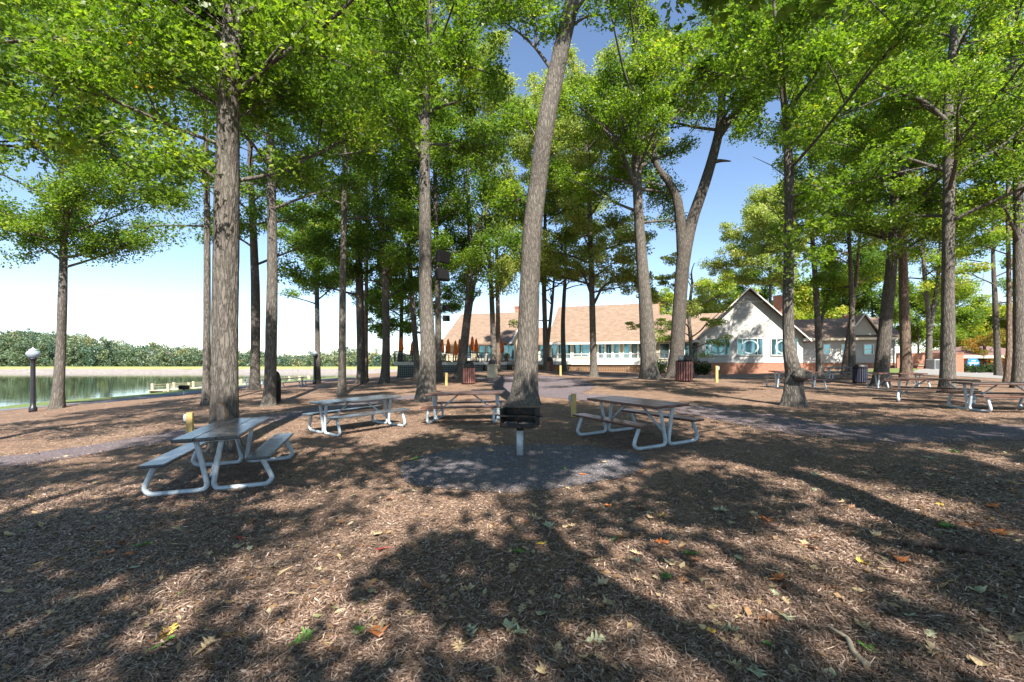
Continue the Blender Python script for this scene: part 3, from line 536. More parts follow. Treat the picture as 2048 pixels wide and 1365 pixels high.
# trees outside the frame that throw the dappled shade
# openings cut into these unseen crowns so sun pools land at chosen spots
SUNP=[(gp(a,c),r) for a,c,r in [(330,1190,.5),(250,1275,.5),(90,1150,.6),(430,1110,.5),(740,1165,.38),(650,1215,.4),(150,985,.7),(620,1060,.5),(560,1330,.35),(880,1040,.4),(1250,1085,.5),(1370,1110,.5),(1480,1250,.28),(1420,1190,.26),(1560,1340,.25),(1190,1035,.45),(1560,1030,.6),(1760,1020,.6),(1650,1080,.5),(1900,1010,.7),(950,985,.5),(1180,960,.4),(40,1000,.8),(300,1010,.6),(900,1200,.35),(1010,1090,.35),(1060,1290,.35),(820,1300,.3)]]
def sunpool(p):
    k=(p.z+.1)/tosun.z; q=p-tosun*k
    return any((q.x-c.x)**2+(q.y-c.y)**2<(.62*r+.1)**2 for c,r in SUNP)
def off(label,x,y,r,Ht,zb,Rc,nl,nper=70,mat='leaf',kite=False,prad=1.,lsz=.22,keep=1.,gap=False):
    tree_seed[0]+=1; rs=random.Random(tree_seed[0]); b=Vector((x,y,G(x,y))); P=[b+Vector((0,0,-.1))]; Wd=[r*1.35]
    for k in range(1,8): P.append(b+Vector((rs.uniform(-.12,.12)*k,rs.uniform(-.12,.12)*k,Ht*k/7))); Wd.append(r*(1-.8*k/7))
    root=empty('oak_tree',b,label,'tree','trees of the grove'); mb=MB(); P,Wd=trunk_mesh(mb,P,Wd); pf=grow(P,Wd,b.z+zb,b.z+Ht,Rc,nl,mb,rs,gap=False); mb.build('trunk',M['bark'],root,b)
    cen=[p for p in pf if rs.random()<keep*(.35 if p.y>2 and p.z>H0+.82*p.y+.8 else 1) and not (gap and gapped(p,prad)) and not (y<4 and sunpool(p))]
    c=np.array([tuple(p) for p in cen]); rad=np.array([prad*rs.uniform(.55,1.2) for _ in cen]); v,f,rn=leaf_cloud(c,rad,nper,lsz,tree_seed[0],None,.7,kite)
    link('crown',fast_mesh('crown',v-np.array(b),f,{'rnd':rn}),M[mat],root)
off('oak just outside the left edge, its branches reaching into the upper left corner',-12.6,8.6,.2,12,6.2,4.6,18,120,'leaf',True,.8,.12,keep=.7)
off('oak just outside the right edge, its low branches filling the upper right corner',4.35,2.85,.28,13,5.2,4.2,18,120,'leaf',True,.85,.14)
off('oak behind the viewer, throwing the shadow band at bottom right',2.27,-2.6,.22,12.5,6.6,4.2,13,80,prad=.85,keep=.52)
off('oak behind the viewer to the left, shading the left foreground',-4.2,-3.2,.22,13,5.6,4.4,15,85,prad=.75,keep=.42)
off('oak far behind the viewer, straight back',-1.2,-9.5,.3,14,5,4.8,16,80,prad=.85,keep=.42)
off('oak behind the viewer on the right',8.5,-4.5,.3,13,5.2,4.8,16,80,prad=.85,keep=.52)
off('oak farther behind the viewer on the right',5.5,-10,.3,14,5,4.8,15,80,prad=.85,keep=.52)
off('oak outside the right edge beyond the joined tables',17.5,6.5,.3,14,5,4.8,16,70,prad=.85,keep=.52)
off('oak outside the right edge beside the path',11.5,1.5,.3,13,5,4.6,16,80,prad=.85,keep=.52)
# trees behind the clubhouse
def bg(label,px,d,topy,R_,mat,nl=16,nper=90,lsz=.42,prad=1.7,zlow=.25):
    p=at(px,d); Ht=Zp(topy,d)-p.z; off_=[(px,HY+(H0-p.z)*F/d,.6*F/d),(px+2,HY-Ht*.3*F/d,.45*F/d),(px-2,HY-Ht*.55*F/d,.3*F/d)]
    tree(label,d,off_,Ht,p.z+Ht*zlow,R_,nl,'leaf',lsz,nper,prad,mat,'bark_dark',name='background_tree',group='trees behind the clubhouse',scale_n=8,gap=False)
bg('yellow green tree behind the roof left of the gabled front',1440,84,575,5.5,'leaf_yel')
bg('dark tree crown behind the left slope of the gabled front',1500,92,548,6,'leaf_dark')
bg('bright yellow tree between the gabled front and the right wing',1600,80,590,5.5,'leaf_yel')
bg('green tree behind the roof of the right wing',1680,86,560,6.5,'leaf')
bg('tall green tree behind the small gable of the right wing',1745,80,520,6,'leaf_dark')
bg('pale green tree behind the long brick wall',1835,88,590,7,'leaf')
bg('bright green tree behind the brick wall, left of the pavilion',1905,95,600,7.5,'leaf_yel')
bg('lime green tree behind the pavilion roof',1975,100,655,8,'leaf_yel')
bg('yellow tree right of the pavilion at the right edge',2045,92,640,7,'leaf_yel')
bg('orange branched small tree beside the pavilion roof',1968,58,680,2.2,'leaf_orange',7,50,.26,.8)
bg('tree beyond the main roof, right of the thick upright trunk',1330,95,600,5,'leaf_yel')
bg('tree beyond the right edge behind the pavilion',2140,85,560,8,'leaf')
# far woodland across the lake
def woodland():
    r=np.random.default_rng(3); cen=[];rad=[]; cp=[];rp=[]; kc=[];kp=[]
    for d in (188,205,225,250,280):
        for px in np.arange(-380,900,5.2*220/d):
            px2=px+r.uniform(-4,4); d2=d+r.uniform(-9,9); top=rim(px2)+r.normal()*5.5+ (280-d)*.11*max(0,(720-rim(px2))/50); R_=r.uniform(2.2,4.6)
            z=Zp(top,d2)-R_*.9
            L=cen if r.random()<.62 else cp; q=rad if L is cen else rp; kk=kc if L is cen else kp; base_=r.beta(1.6,1.8)
            while z>-3:
                for _ in range(3): L.append((((px2-1024)*d2/F)+r.uniform(-.7,.7)*R_,d2+r.uniform(-.7,.7)*R_,z+r.uniform(-.6,.6)*R_)); q.append(R_*r.uniform(.35,.75)); kk.append(base_)
                z-=R_*1.1
    for nm,cc_,rr_,mt,k_ in (('woodland',cen,rad,'leaf_far',kc),('pine_woodland',cp,rp,'pine',kp)):
        v,f,rn=leaf_cloud(np.array(cc_),np.array(rr_),75,.62,5,np.array(k_),.8,False,upb=.5)
        rn=np.clip(rn,0,1); tag(link(nm,fast_mesh(nm,v,f,{'rnd':rn}),M[mt]),kind='stuff')
woodland()

# ---------------------------------------------------------------- picnic tables
def ground_rot(x,y,rz):
    e=.8; nx_=-(G(x+e,y)-G(x-e,y))/(2*e); ny_=-(G(x,y+e)-G(x,y-e))/(2*e); n=Vector((nx_,ny_,1)).normalized()
    a=Vector((math.cos(rz),math.sin(rz),0)); a=(a-n*a.dot(n)).normalized(); return Matrix((a,n.cross(a),n)).transposed().to_euler()
TL,TW,FX=2.04,.78,.855
def picnic_table(label,x,y,rz,top,bench=None,L=TL,group='picnic tables in the grove'):
    k=L/TL; root=empty('picnic_table',(x,y,G(x,y)),label,'picnic table',group); root.rotation_euler=ground_rot(x,y,rz)
    b=MB()
    for i in range(3): b.box((0,(i-1)*TW/3,.735),(L,TW/3-.003,.048))
    b.build('tabletop',M[top],root,bevel=.012)
    for s in (-1,1): c=MB(); c.box((s*FX*k,0,.698),(.06,.66,.028)); c.build('cross_bar',M['paint_grey'],root)
    for s in (-1,1):
        q=MB(); q.box((0,s*.613,.43),(L,.3,.042)); o=q.build('bench',M[bench or top],root,bevel=.014)
    for e in (-1,1):
        m=MB(); X=e*FX*k
        for s in (-1,1):
            pts=[(X,s*.15,.69),(X,s*.11,.5),(X,s*.055,.2),(X,s*.042,.11),(X,s*.06,.06),(X,s*.11,.034),(X,s*.3,.032),(X,s*.62,.034),(X,s*.70,.05),(X,s*.745,.1),(X,s*.74,.16),(X,s*.66,.34),(X,s*.632,.405)]
            SP,_=spline([Vector(p) for p in pts],[1]*len(pts),3); m.tube(SP,.0335,10)
            m.box((X,s*.61,.406),(.09,.2,.008))
        m.build('tube_frame',M['paint_grey'],root)
        br=MB(); br.tube([(X-e*.02,0,.2),(e*.2*k,0,.7)],.021,8); br.build('brace',M['paint_grey'],root)
    return root
picnic_table('near dark grey picnic table under the scarred oak',-4.33,7.02,R(107),'top_dark')
picnic_table('dark picnic table on its own left of the pale speaker trunk',-3.8,11.29,R(48),'top_dark')
picnic_table('red brown picnic table behind the left side of the black grill',-1.22,12.3,R(-6.4),'top_brown','top_red')
picnic_table('red brown picnic table right of the black grill',2.4,8.96,R(116),'top_red')
p=at(1868,14.6); picnic_table('dark brown picnic table at far right, the left one of two crossing each other',p.x,p.y,R(-42),'top_brown')
p=at(2012,12.3); picnic_table('red brown picnic table cut by the right edge of the picture',p.x,p.y,R(-12),'top_brown','top_red')
p=at(1590,20.5); picnic_table('red brown picnic table half hidden by the trunk with the burl',p.x,p.y,R(4),'top_red')
p=at(1690,29); picnic_table('small looking grey picnic table left of the navy bin',p.x,p.y,R(-20),'top_dark')
p=at(1795,21.5); picnic_table('red brown picnic table right of the navy bin',p.x,p.y,R(-8),'top_red')
p=at(583,36); picnic_table('distant dark picnic table near the far lamp post',p.x,p.y,R(5),'top_dark')
p=at(508,52); picnic_table('faraway picnic table at the water side behind the scarred oak',p.x,p.y,R(20),'top_dark')
# ---------------------------------------------------------------- grills
def grill(label,x,y,rz,h,wd,mat='soot',rust=True):
    z=G(x,y); root=empty('charcoal_grill',(x,y,z),label,'grill','park grills',rz); hb=.3; dp=.38
    p=MB(); p.lathe([(.058,-.1),(.058,h)],16); p.build('post',M['galv'],root)
    c=MB(); c.lathe([(.066,h-.06),(.066,h+.01)],16); c.build('collar',M['soot'],root)
    b=MB(); t=.012; z0=h+.01
    b.box((0,0,z0),(wd,dp,t)); b.box((0,dp/2,z0+hb/2),(wd,t,hb)); b.box((-wd/2,0,z0+hb/2),(t,dp,hb)); b.box((wd/2,0,z0+hb/2),(t,dp,hb)); b.box((0,-dp/2,z0+.035),(wd,t,.07))
    b.box((0,dp/2-.03,z0+hb),(wd+.02,.07,t)); b.box((wd/2,0,z0+hb),(.035,dp+.02,t)); b.box((-wd/2,0,z0+hb),(.035,dp+.02,t)); b.build('firebox',M[mat],root,bevel=.003)
    g=MB()
    for i in range(13): g.bar((-wd/2+.03+i*(wd-.06)/12,-dp/2-.0,z0+.19),(-wd/2+.03+i*(wd-.06)/12,dp/2-.02,z0+.19),.012,.012)
    g.bar((-wd/2-.03,-dp/2-.004,z0+.19),(wd/2+.03,-dp/2-.004,z0+.19),.022,.022); g.bar((-wd/2-.03,dp/2-.03,z0+.185),(wd/2+.03,dp/2-.03,z0+.185),.014,.014); g.build('grate',M['soot'],root)
    for s in (-1,1):
        hd=MB(); hd.tube([(s*(wd/2+.01),-.12,z0+.19),(s*(wd/2+.09),-.12,z0+.19),(s*(wd/2+.09),.0,z0+.19)],.011,6); hd.build('handle',M['soot'],root)
    return root,z+z0
g=gp(1040,912); root,zt=grill('black charcoal grill on a grey steel post in the gravel circle',g.x,g.y,R(-14),.49,.6)
rs=random.Random(5); ch=MB()
for _ in range(140):
    a=Vector((rs.uniform(-.27,.27),rs.uniform(-.17,.16),.02+rs.uniform(0,.035))); s=rs.uniform(.012,.032); Mx=Matrix.Rotation(rs.uniform(0,3),3,'Z')@Matrix.Rotation(rs.uniform(-.6,.6),3,'X'); ch.box(a,(s*1.3,s,s*.8),Mx)
o=ch.build('charcoal',M['ash']); o.location=(g.x,g.y,zt); o.rotation_euler.z=R(-14); tag(o,kind='stuff')
g2=at(368,34); grill('small distant grill on a post near the dock',g2.x,g2.y,R(10),.5,.55)
fp=MB(); fp.lathe([(.35,-.02),(.35,.03),(.33,.045)],20); o=fp.build('footing',M['concrete']); o.name='concrete_footing'; o.location=g2; tag(o,'small concrete footing under the distant grill','footing')
# ---------------------------------------------------------------- posts with outlet boxes
def wpost(label,p,h,w_=.1,box=-1,rz=0):
    root=empty('wooden_post',p,label,'post','yellow wooden posts',rz); m=MB(); m.box((0,0,h/2-.1),(w_,w_,h+.2)); m.build('post',M['post_wood'],root,bevel=.004)
    if box:
        b=MB(); b.box((box*(w_/2+.031),0,h-.12),(.058,.1,.17)); b.build('outlet_box',M['box_metal'],root,bevel=.006); c=MB(); c.box((box*(w_/2+.064),-.0,h-.11),(.012,.075,.1)); c.build('outlet_cover',M['box_metal'],root)
wpost('yellow wooden post with an outlet box in front of the scarred oak',gp(380,868),.52,.13,-1,R(20))
wpost('yellow wooden post with an outlet box behind the table right of the grill',gp(1147,834),.62,.13,-1)
wpost('yellow wooden post left of the reddish bin by the deck',at(893,27),.75,.14,0)
wpost('yellow wooden post in front of the lattice under the main deck',at(1121,34),.75,.14,0)
wpost('yellow wooden post with an outlet box right of the right reddish bin',at(1433,23.5),.85,.13,1)
p=at(50,25.3); m=MB(); m.box((0,0,.2),(.2,.16,.55)); m.box((-.16,-.02,.38),(.14,.12,.2)); m.box((0,0,.49),(.22,.18,.03)); o=m.build('utility_box',M['box_metal'],None,p,bevel=.01); tag(o,'low grey utility box beside the foot of the left lamp post','utility box')
for px,d,h in ((1838,21,.55),(1846,22.5,.4)):
    p=at(px,d); m=MB(); m.lathe([(.06,-.1),(.06,h),(.045,h+.03)],12); o=m.build('bollard',M['white_paint'],None,p); tag(o,'short white post by the path right of the picnic table, '+('taller' if h>.5 else 'shorter')+' of the pair','bollard','short white posts')
# ---------------------------------------------------------------- bins
def bin_(label,p,mat,r=.36,h=.86,lid='dome',rz=0):
    root=empty('trash_bin',p,label,'trash bin','slatted bins',rz); b=MB(); n=20
    for i in range(n):
        a=2*math.pi*i/n; w_=2*math.pi*r/n*.62; Mx=Matrix.Rotation(a,3,'Z'); b.box((r*math.cos(a),r*math.sin(a),.06+h/2),(.03,w_,h),Mx)
    b.build('slats',M[mat],root,bevel=.005)
    c=MB(); c.lathe([(r-.03,.03),(r-.03,h+.04),(r-.06,h+.05)],26); c.build('liner',M['rib_dark'],root)
    f=MB(); f.lathe([(r-.08,-.02),(r-.08,.05),(r-.1,.06)],20); f.build('base',M['black'],root)
    d=MB(); z=h+.07
    if lid=='dome': d.lathe([(r+.01,z-.02),(r+.01,z+.04),(r*.95,z+.16),(r*.78,z+.28),(r*.5,z+.36),(r*.15,z+.39)],26); d.build('lid',M['lid_black'],root); o=MB(); o.box((.0,-r*.84,z+.14),(.34,.12,.16)); o.build('opening',M['rib_dark'],root,bevel=.02)
    elif lid=='hood':
        d.lathe([(r,z-.02),(r,z+.03),(r-.05,z+.05)],26); d.build('lid',M['black'],root); e=MB(); e.lathe([(.15,z+.04),(.15,z+.22),(.1,z+.3),(.03,z+.32)],14,(-.17,0,0)); e.build('cap',M['rail_grey'],root); e=MB(); e.prism([(.0,-.2,z+.05),(.32,-.2,z+.05),(.32,-.2,z+.3),(.04,-.2,z+.34)],(0,.36,0)); e.build('hood',M['lid_black'],root,bevel=.02)
    elif lid=='flat': d.lathe([(r+.02,z-.04),(r+.02,z+.08),(r*.9,z+.17),(r*.5,z+.2)],26); d.build('lid',M['iron'],root)
    return root
bin_('reddish slatted bin with black dome lid near the deck',at(938,27.4),'slat_red',.35,.92,'dome')
bin_('tall reddish slatted bin with a black hood right of the Y shaped oak',at(1368,24),'slat_red',.41,.98,'hood')
bin_('navy slatted bin beside the broad dark leaning trunk',at(1720,26),'slat_blue',.34,.82,'flat')
bin_('small reddish slatted bin behind the twin stemmed tree by the main deck',at(1099,42),'slat_red',.33,.85,'dome')
p=at(551,19.8); bin_('black bin half hidden behind the flaring trunk near the dock',p,'rib_dark',.2,.9,'dome')
p=at(985,31); root=empty('concrete_bin',p,'square concrete bin with a black hood beside the reddish bin','trash bin'); b=MB(); b.prism([(-.34,-.34,-.02),(.34,-.34,-.02),(.34,.34,-.02),(-.34,.34,-.02)],(0,0,.82)); b.box((0,0,.84),(.82,.82,.09)); b.build('body',M['concrete'],root,bevel=.03); b=MB(); b.box((0,0,.9),(.66,.66,.05)); b.prism([(-.28,-.25,.92),(.28,-.25,.92),(.28,-.25,1.2),(-.1,-.25,1.22),(-.24,-.25,1.12)],(0,.5,0)); b.build('hood',M['lid_black'],root,bevel=.03)
# ---------------------------------------------------------------- lamp posts
def lamp(label,p,h):
    root=empty('lamp_post',p,label,'lamp post','lakeside lamp posts'); m=MB(); m.lathe([(.17,-.1),(.17,.25),(.12,.3),(.115,.6),(.1,h-.95),(.095,h-.72),(.13,h-.66),(.19,h-.6),(.19,h-.56)],16); m.build('pole',M['pole_black'],root)
    m=MB(); m.lathe([(.14,h-.56),(.22,h-.48),(.285,h-.36),(.29,h-.29),(.24,h-.2),(.16,h-.15)],20); m.build('globe',M['globe'],root); m=MB(); m.lathe([(.19,h-.16),(.18,h-.12),(.1,h-.06),(.06,h-.03),(.03,h),(.008,h+.05)],16); m.build('finial',M['galv'],root)
lamp('black lamp post with frosted globe by the lake path at left',at(66,24.6),3.45)
lamp('faraway lamp post with globe beside the thin trunk',at(629,47.5),3.5)
# ---------------------------------------------------------------- loudspeakers
def speaker(label,px,py,d,w_,rx,rz,strap=None):
    p=pix(px,py,d); root=empty('loudspeaker',p,label,'loudspeaker','loudspeakers strapped to trunks'); root.rotation_euler=(rx,0,rz); h=w_*.8
    b=MB(); b.prism([(-w_/2,-w_*.3,-h/2),(w_/2,-w_*.3,-h/2),(w_/2,-w_*.3,h/2),(-w_/2,-w_*.3,h/2)],(0,w_*.25,0)); b.add([(-w_/2,-w_*.05,-h/2),(w_/2,-w_*.05,-h/2),(w_/2,-w_*.05,h/2),(-w_/2,-w_*.05,h/2),(-w_*.3,w_*.35,-h*.3),(w_*.3,w_*.35,-h*.3),(w_*.3,w_*.35,h*.3),(-w_*.3,w_*.35,h*.3)],[(4,5,6,7),(0,1,5,4),(1,2,6,5),(2,3,7,6),(3,0,4,7)]); b.build('housing',M['black'],root,bevel=.015)
    g=MB(); g.box((0,-w_*.3-.006,0),(w_*.9,.01,h*.86)); g.build('grille',M['black'],root)
    k=MB(); k.tube([(-w_*.2,w_*.3,0),(-w_*.5,w_*.35,strap*.3 if strap else 0),(-w_*.55,w_*.35,strap or .1)],.022,6); k.build('bracket',M['iron'],root)
speaker('upper loudspeaker, tilted up, on the pale speaker trunk',884,514,18.2,.58,R(12),R(52),-.35)
speaker('second loudspeaker, tilted down, below the first on the pale speaker trunk',883,552,18.2,.56,R(-16),R(52),.3)
speaker('small upper loudspeaker on the narrow trunk behind',892,616,29.6,.46,R(8),R(20),-.3)
speaker('small bottom loudspeaker on the narrow trunk behind',892,638,29.6,.46,R(-14),R(20),.25)
c=pix(851,528,18.5); m=MB(); m.lathe([(.335,-.035),(.335,.035)],20); m.bar((.33,-.05,0),(.72,-.1,.02),.06,.06); m.bar((.5,-.08,.0),(.78,-.12,.0),.11,.1); o=m.build('mounting_strap',M['galv'],None,c); tag(o,'metal strap with arm clamped round the pale speaker trunk','strap')
c=pix(876,628,30); m=MB(); m.lathe([(.225,-.03),(.225,.03)],16); m.bar((.22,-.05,0),(.5,-.1,.0),.05,.05); o=m.build('mounting_strap',M['iron'],None,c); tag(o,'dark strap clamped round the narrow trunk with the lower loudspeakers','strap')
# scar on the oak
from mathutils.bvhtree import BVHTree
oak=[o for o in bpy.data.objects if o.get('label','').startswith('near oak')][0]; tk=[c for c in oak.children if c.name.startswith('trunk')][0]
bv=BVHTree.FromPolygons([v.co+oak.location for v in tk.data.vertices],[tuple(q.vertices) for q in tk.data.polygons])
s0=pix(437,827,8.7); rs=random.Random(3)
for nm,w_,h,off,mt in (('bark_rim',.1,.215,.01,'bark_rim'),('bare_wood',.068,.17,.022,'scar')):
    m=MB(); vs=[]; n=28
    for q in (0,.5,1.):
        for i in range(n):
            a=2*math.pi*i/n; u=q*w_*math.cos(a)*(1+.15*rs.uniform(-1,1)); v=q*h*math.sin(a)*(1+.06*rs.uniform(-1,1)); hit=bv.ray_cast(Vector((s0.x+u,5,s0.z+v)),Vector((0,1,0)))[0]; vs.append((s0.x+u,(hit.y if hit else 8.7)-off*(1.3-q),s0.z+v))
    m.add(vs,[(r*n+i,r*n+(i+1)%n,(r+1)*n+(i+1)%n,(r+1)*n+i) for r in (0,1) for i in range(n)]+[tuple(range(n))],True); m.build(nm,M[mt],oak,oak.location)
# burl on the trunk to the right
o20=[o for o in bpy.data.objects if 'swollen burl' in o.get('label','')][0]; bp=pix(1607,750,13.5); m=MB(); vs=[]; rs=random.Random(9)
for i in range(9):
    for k in range(14):
        th=math.pi*i/8; ph=2*math.pi*k/14; rr=.2*(1+.16*rs.uniform(-1,1)); vs.append((bp.x-.06+rr*1.15*math.sin(th)*math.cos(ph),bp.y+.02+rr*math.sin(th)*math.sin(ph),bp.z+rr*1.0*math.cos(th)))
m.add(vs,[(i*14+k,(i+1)*14+k,(i+1)*14+(k+1)%14,i*14+(k+1)%14) for i in range(8) for k in range(14)],True); m.build('burl',M['bark'],o20,o20.location)
# ---------------------------------------------------------------- dock, rocks
def dock():
    a=at(322,47); root=empty('dock',(a.x,a.y,-1.1),'pale timber dock with rope rail running along the water behind the grill','dock'); z=-1.18; o=Vector((a.x,a.y,-1.1))
    x0,y0=a.x-.2,46.6; x1,y1=at(640,78).x,76; d=Vector((x1-x0,y1-y0,0)); L=d.length; d.normalize(); n=Vector((-d.y,d.x,0))
    m=MB(); k=int(L/.3)
    for i in range(k): c=Vector((x0,y0,z))+d*(i+.5)*L/k; m.bar(c-n*.9,c+n*.9,L/k-.015,.05)
    m.build('deck_boards',M['dock_wood'],root,o)
    m=MB()
    for s in (-1,1): m.bar(Vector((x0,y0,z-.14))+n*s*.85,Vector((x1,y1,z-.14))+n*s*.85,.08,.22)
    m.build('beam',M['dock_wood'],root,o)
    for i in range(int(L/2.6)+1):
        for s in (-1,1):
            c=Vector((x0,y0,z))+d*(.5+i*2.6)+n*s*.9; m=MB(); m.box((c.x,c.y,z+ (.05 if s<0 else .05)-.6),(.2,.2,2.5 if i%1==0 else 1.2)); m.build('dock_post',M['dock_wood'],root,o,bevel=.01)
    for s in (-1,1):
        for hh in (.35,.58): m=MB(); m.bar(Vector((x0,y0,z+hh))+d*.5+n*s*.9,Vector((x1,y1,z+hh))+n*s*.9,.035,.035); m.build('rail',M['dock_wood'],root,o)
dock()
rs=random.Random(21)
for i,(px,py,s) in enumerate([(150,797,.5),(158,797,.35),(166,796,.6),(176,796,.4),(188,795,.3),(205,793,.35),(219,792,.3),(236,791,.45),(248,790,.3),(144,799,.3)]):
    p=gp(px,py,60); m=MB(); vs=[]
    for a in range(6):
        for k in range(9):
            th=math.pi*a/5; ph=2*math.pi*k/9; rr=s*(1+.22*rs.uniform(-1,1)); vs.append((rr*math.sin(th)*math.cos(ph)*1.4,rr*math.sin(th)*math.sin(ph),rr*.55*math.cos(th)))
    m.add(vs,[(a*9+k,(a+1)*9+k,(a+1)*9+(k+1)%9,a*9+(k+1)%9) for a in range(5) for k in range(9)]); o=m.build('shore_rock',M['rock'],None,None); o.location=p; tag(o,'grey rock on the grassy shore right of the lone slender trunk','rock','rocks along the shore')
# house across the lake
def house():
    d=214; p=pix(318,735,d); root=empty('distant_house',p,'white house glimpsed among the far woods across the lake','house'); x,y,z=p
    m=MB(); m.box((x,y,z+2.5),(9,7,5.6)); m.prism([(x-4.5,y-3.5,z+5.3),(x+4.5,y-3.5,z+5.3),(x,y-3.5,z+8)],(0,7,0)); m.build('wall',M['white_paint'],root,p)
    m=MB(); 
    for s in (-1,1): m.prism([(x+s*5,y-3.8,z+5.1),(x+s*5,y-3.8,z+5.35),(x,y-3.8,z+8.35),(x,y-3.8,z+8.1)],(0,7.6,0))
    m.build('roof',M['roof_dark'],root,p)
    for dx in (-2.5,0,2.5):
        for dz in (1.4,3.8): m=MB(); m.box((x+dx,y-3.52,z+dz),(1.1,.06,1.4)); m.build('window',M['glass_dark'],root,p)
house()
# stick and root in the foreground
p=gp(1712,1318); m=MB(); a=gp(1678,1278); b=gp(1735,1348); pts=[a+Vector((0,0,.03)),a.lerp(b,.3)+Vector((.01,0,.035)),a.lerp(b,.65)+Vector((-.012,.01,.03)),b+Vector((0,0,.03))]; SP,SW=spline(pts,[.006,.012,.015,.018],4); m.tube(SP,SW,9,noise=.14); m.tube([SP[3],SP[3]+Vector((-.07,.09,.03))],[.01,.005],6); o=m.build('stick',M['stick'],None,p); tag(o,'broken bleached stick lying on the mulch at bottom right','stick')
a=gp(1895,1105); m=MB(); pts=[a+Vector((-.5,.35,-.03)),a+Vector((-.25,.15,.02)),a+Vector((-.05,.02,.05)),a+Vector((.12,-.04,.045)),a+Vector((.25,-.1,.02)),a+Vector((.45,-.16,-.05))]; SP,SW=spline(pts,[.012,.02,.034,.036,.022,.014],4); m.tube(SP,SW,10,noise=.1); o=m.build('tree_root',M['bark_brown'],None,a); tag(o,'exposed brown tree root breaking the mulch at the right edge','root')

# ---------------------------------------------------------------- clubhouse
BA=(5.06,61.); BR=R(-20); bc,bs_=math.cos(R(20)),math.sin(R(20))
def sx(px,t): k=(px-1024)/F; return (k*(BA[1]+t*bc)-BA[0]-t*bs_)/(bc+k*bs_)
def wxy(s,t): return BA[0]+s*bc+t*bs_, BA[1]-s*bs_+t*bc
def zz(py,s,t): return H0-(py-HY)*wxy(s,t)[1]/F
club=empty('clubhouse',(BA[0],BA[1],0),'long white and cream clubhouse with tan shingle roofs behind the trees','building',None,BR)
def bx(mb,s0,s1,t0,t1,z0,z1): return mb.box(((s0+s1)/2,(t0+t1)/2,(z0+z1)/2),(s1-s0,t1-t0,z1-z0))
def roof_s(name,s0,s1,t0,t1,ze,zr,th=.22,par=None):   # ridge along s
    tm=(t0+t1)/2; m=MB()
    m.prism([(s0,t0,ze),(s0,tm,zr),(s0,t1,ze),(s0,t1,ze-th),(s0,tm,zr-th),(s0,t0,ze-th)],(s1-s0,0,0)); return m.build(name,M['roof'],par or club)
def window(s0,s1,t,z0,z1,fr='white_paint',mull=(),ring=False,gl='glass',nm='window',hbar=(),depth=.12):
    m=MB(); w_=.09
    bx(m,s0-w_,s0,t-.06,t+depth,z0-w_,z1+w_); bx(m,s1,s1+w_,t-.06,t+depth,z0-w_,z1+w_); bx(m,s0,s1,t-.06,t+depth,z1,z1+w_); bx(m,s0-.02,s1+.02,t-.08,t+depth,z0-w_,z0)
    for q in mull: a=s0+(s1-s0)*q; bx(m,a-.04,a+.04,t-.05,t+depth,z0,z1)
    for q in hbar: a=z0+(z1-z0)*q; bx(m,s0,s1,t-.045,t+depth,a-.035,a+.035)
    f=m.build(nm,M[fr],club); g=MB(); bx(g,s0,s1,t+.005,t+.03,z0,z1); g.build('pane',M[gl],f)
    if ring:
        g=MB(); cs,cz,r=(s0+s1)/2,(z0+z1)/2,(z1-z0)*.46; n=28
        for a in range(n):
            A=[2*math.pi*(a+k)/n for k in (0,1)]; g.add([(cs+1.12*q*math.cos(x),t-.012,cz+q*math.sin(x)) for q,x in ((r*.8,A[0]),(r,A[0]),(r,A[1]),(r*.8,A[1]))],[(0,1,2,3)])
        g.build('ring_overlay',M['ring'],f)  # added pale ring over the pane, standing in for round shapes there
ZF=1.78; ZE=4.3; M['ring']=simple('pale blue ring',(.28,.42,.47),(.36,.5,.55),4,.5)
# main block
S1=sx(1312,0); m=MB(); bx(m,0,S1,0,12,ZF-.3,ZE+.1); m.prism([(.02,0,ZE+.1),(.02,6,9.35),(.02,12,ZE+.1)],(S1-.04,0,0)); m.build('wall',M['siding_cream'],club)
roof_s('roof',-.35,S1+.1,-.75,12.75,ZE-.02,9.75)
m=MB(); bx(m,-.36,S1+.1,-.86,-.74,ZE-.3,ZE-.02); m.build('gutter',M['white_paint'],club)
m=MB(); bx(m,.2,S1,.1,11.8,.0,ZF-.31); m.build('foundation',M['brick'],club)
def doors(a,b,n,t=0,z0=ZF+.02,py=688,gl='glass'):
    A,B=sx(a,t),sx(b,t); 
    for i in range(n):
        s0=A+(B-A)*i/n+.12; s1=A+(B-A)*(i+1)/n-.12; z1=ZF+2.25
        m=MB(); w_=.13; bx(m,s0-w_,s0,t-.07,t+.1,z0,z1+w_); bx(m,s1,s1+w_,t-.07,t+.1,z0,z1+w_); bx(m,s0,s1,t-.07,t+.1,z1,z1+w_); bx(m,s0,s1,t-.06,t+.1,z0,z0+.45); d=m.build('door',M['white_paint'],club)
        g=MB(); bx(g,s0,s1,t-.01,t+.02,z0+.45,z1); g.build('pane',M[gl if i%3 else 'glass'],d); h=MB(); bx(h,s1-.06,s1-.0,t-.12,t-.062,z0+.9,z0+1.1); h.build('handle',M['iron'],d)
doors(1102,1143,3); window(sx(1147,0),sx(1179,0),-.02,ZF+.65,ZF+2.3,mull=(.5,)); window(sx(1183,0),sx(1194,0),-.02,ZF+.65,ZF+2.3)
doors(1196,1240,3); doors(1246,1292,3,gl='glass_dark'); window(sx(1297,0),sx(1309,0),-.02,ZF+.5,ZF+2.3,gl='glass_dark')
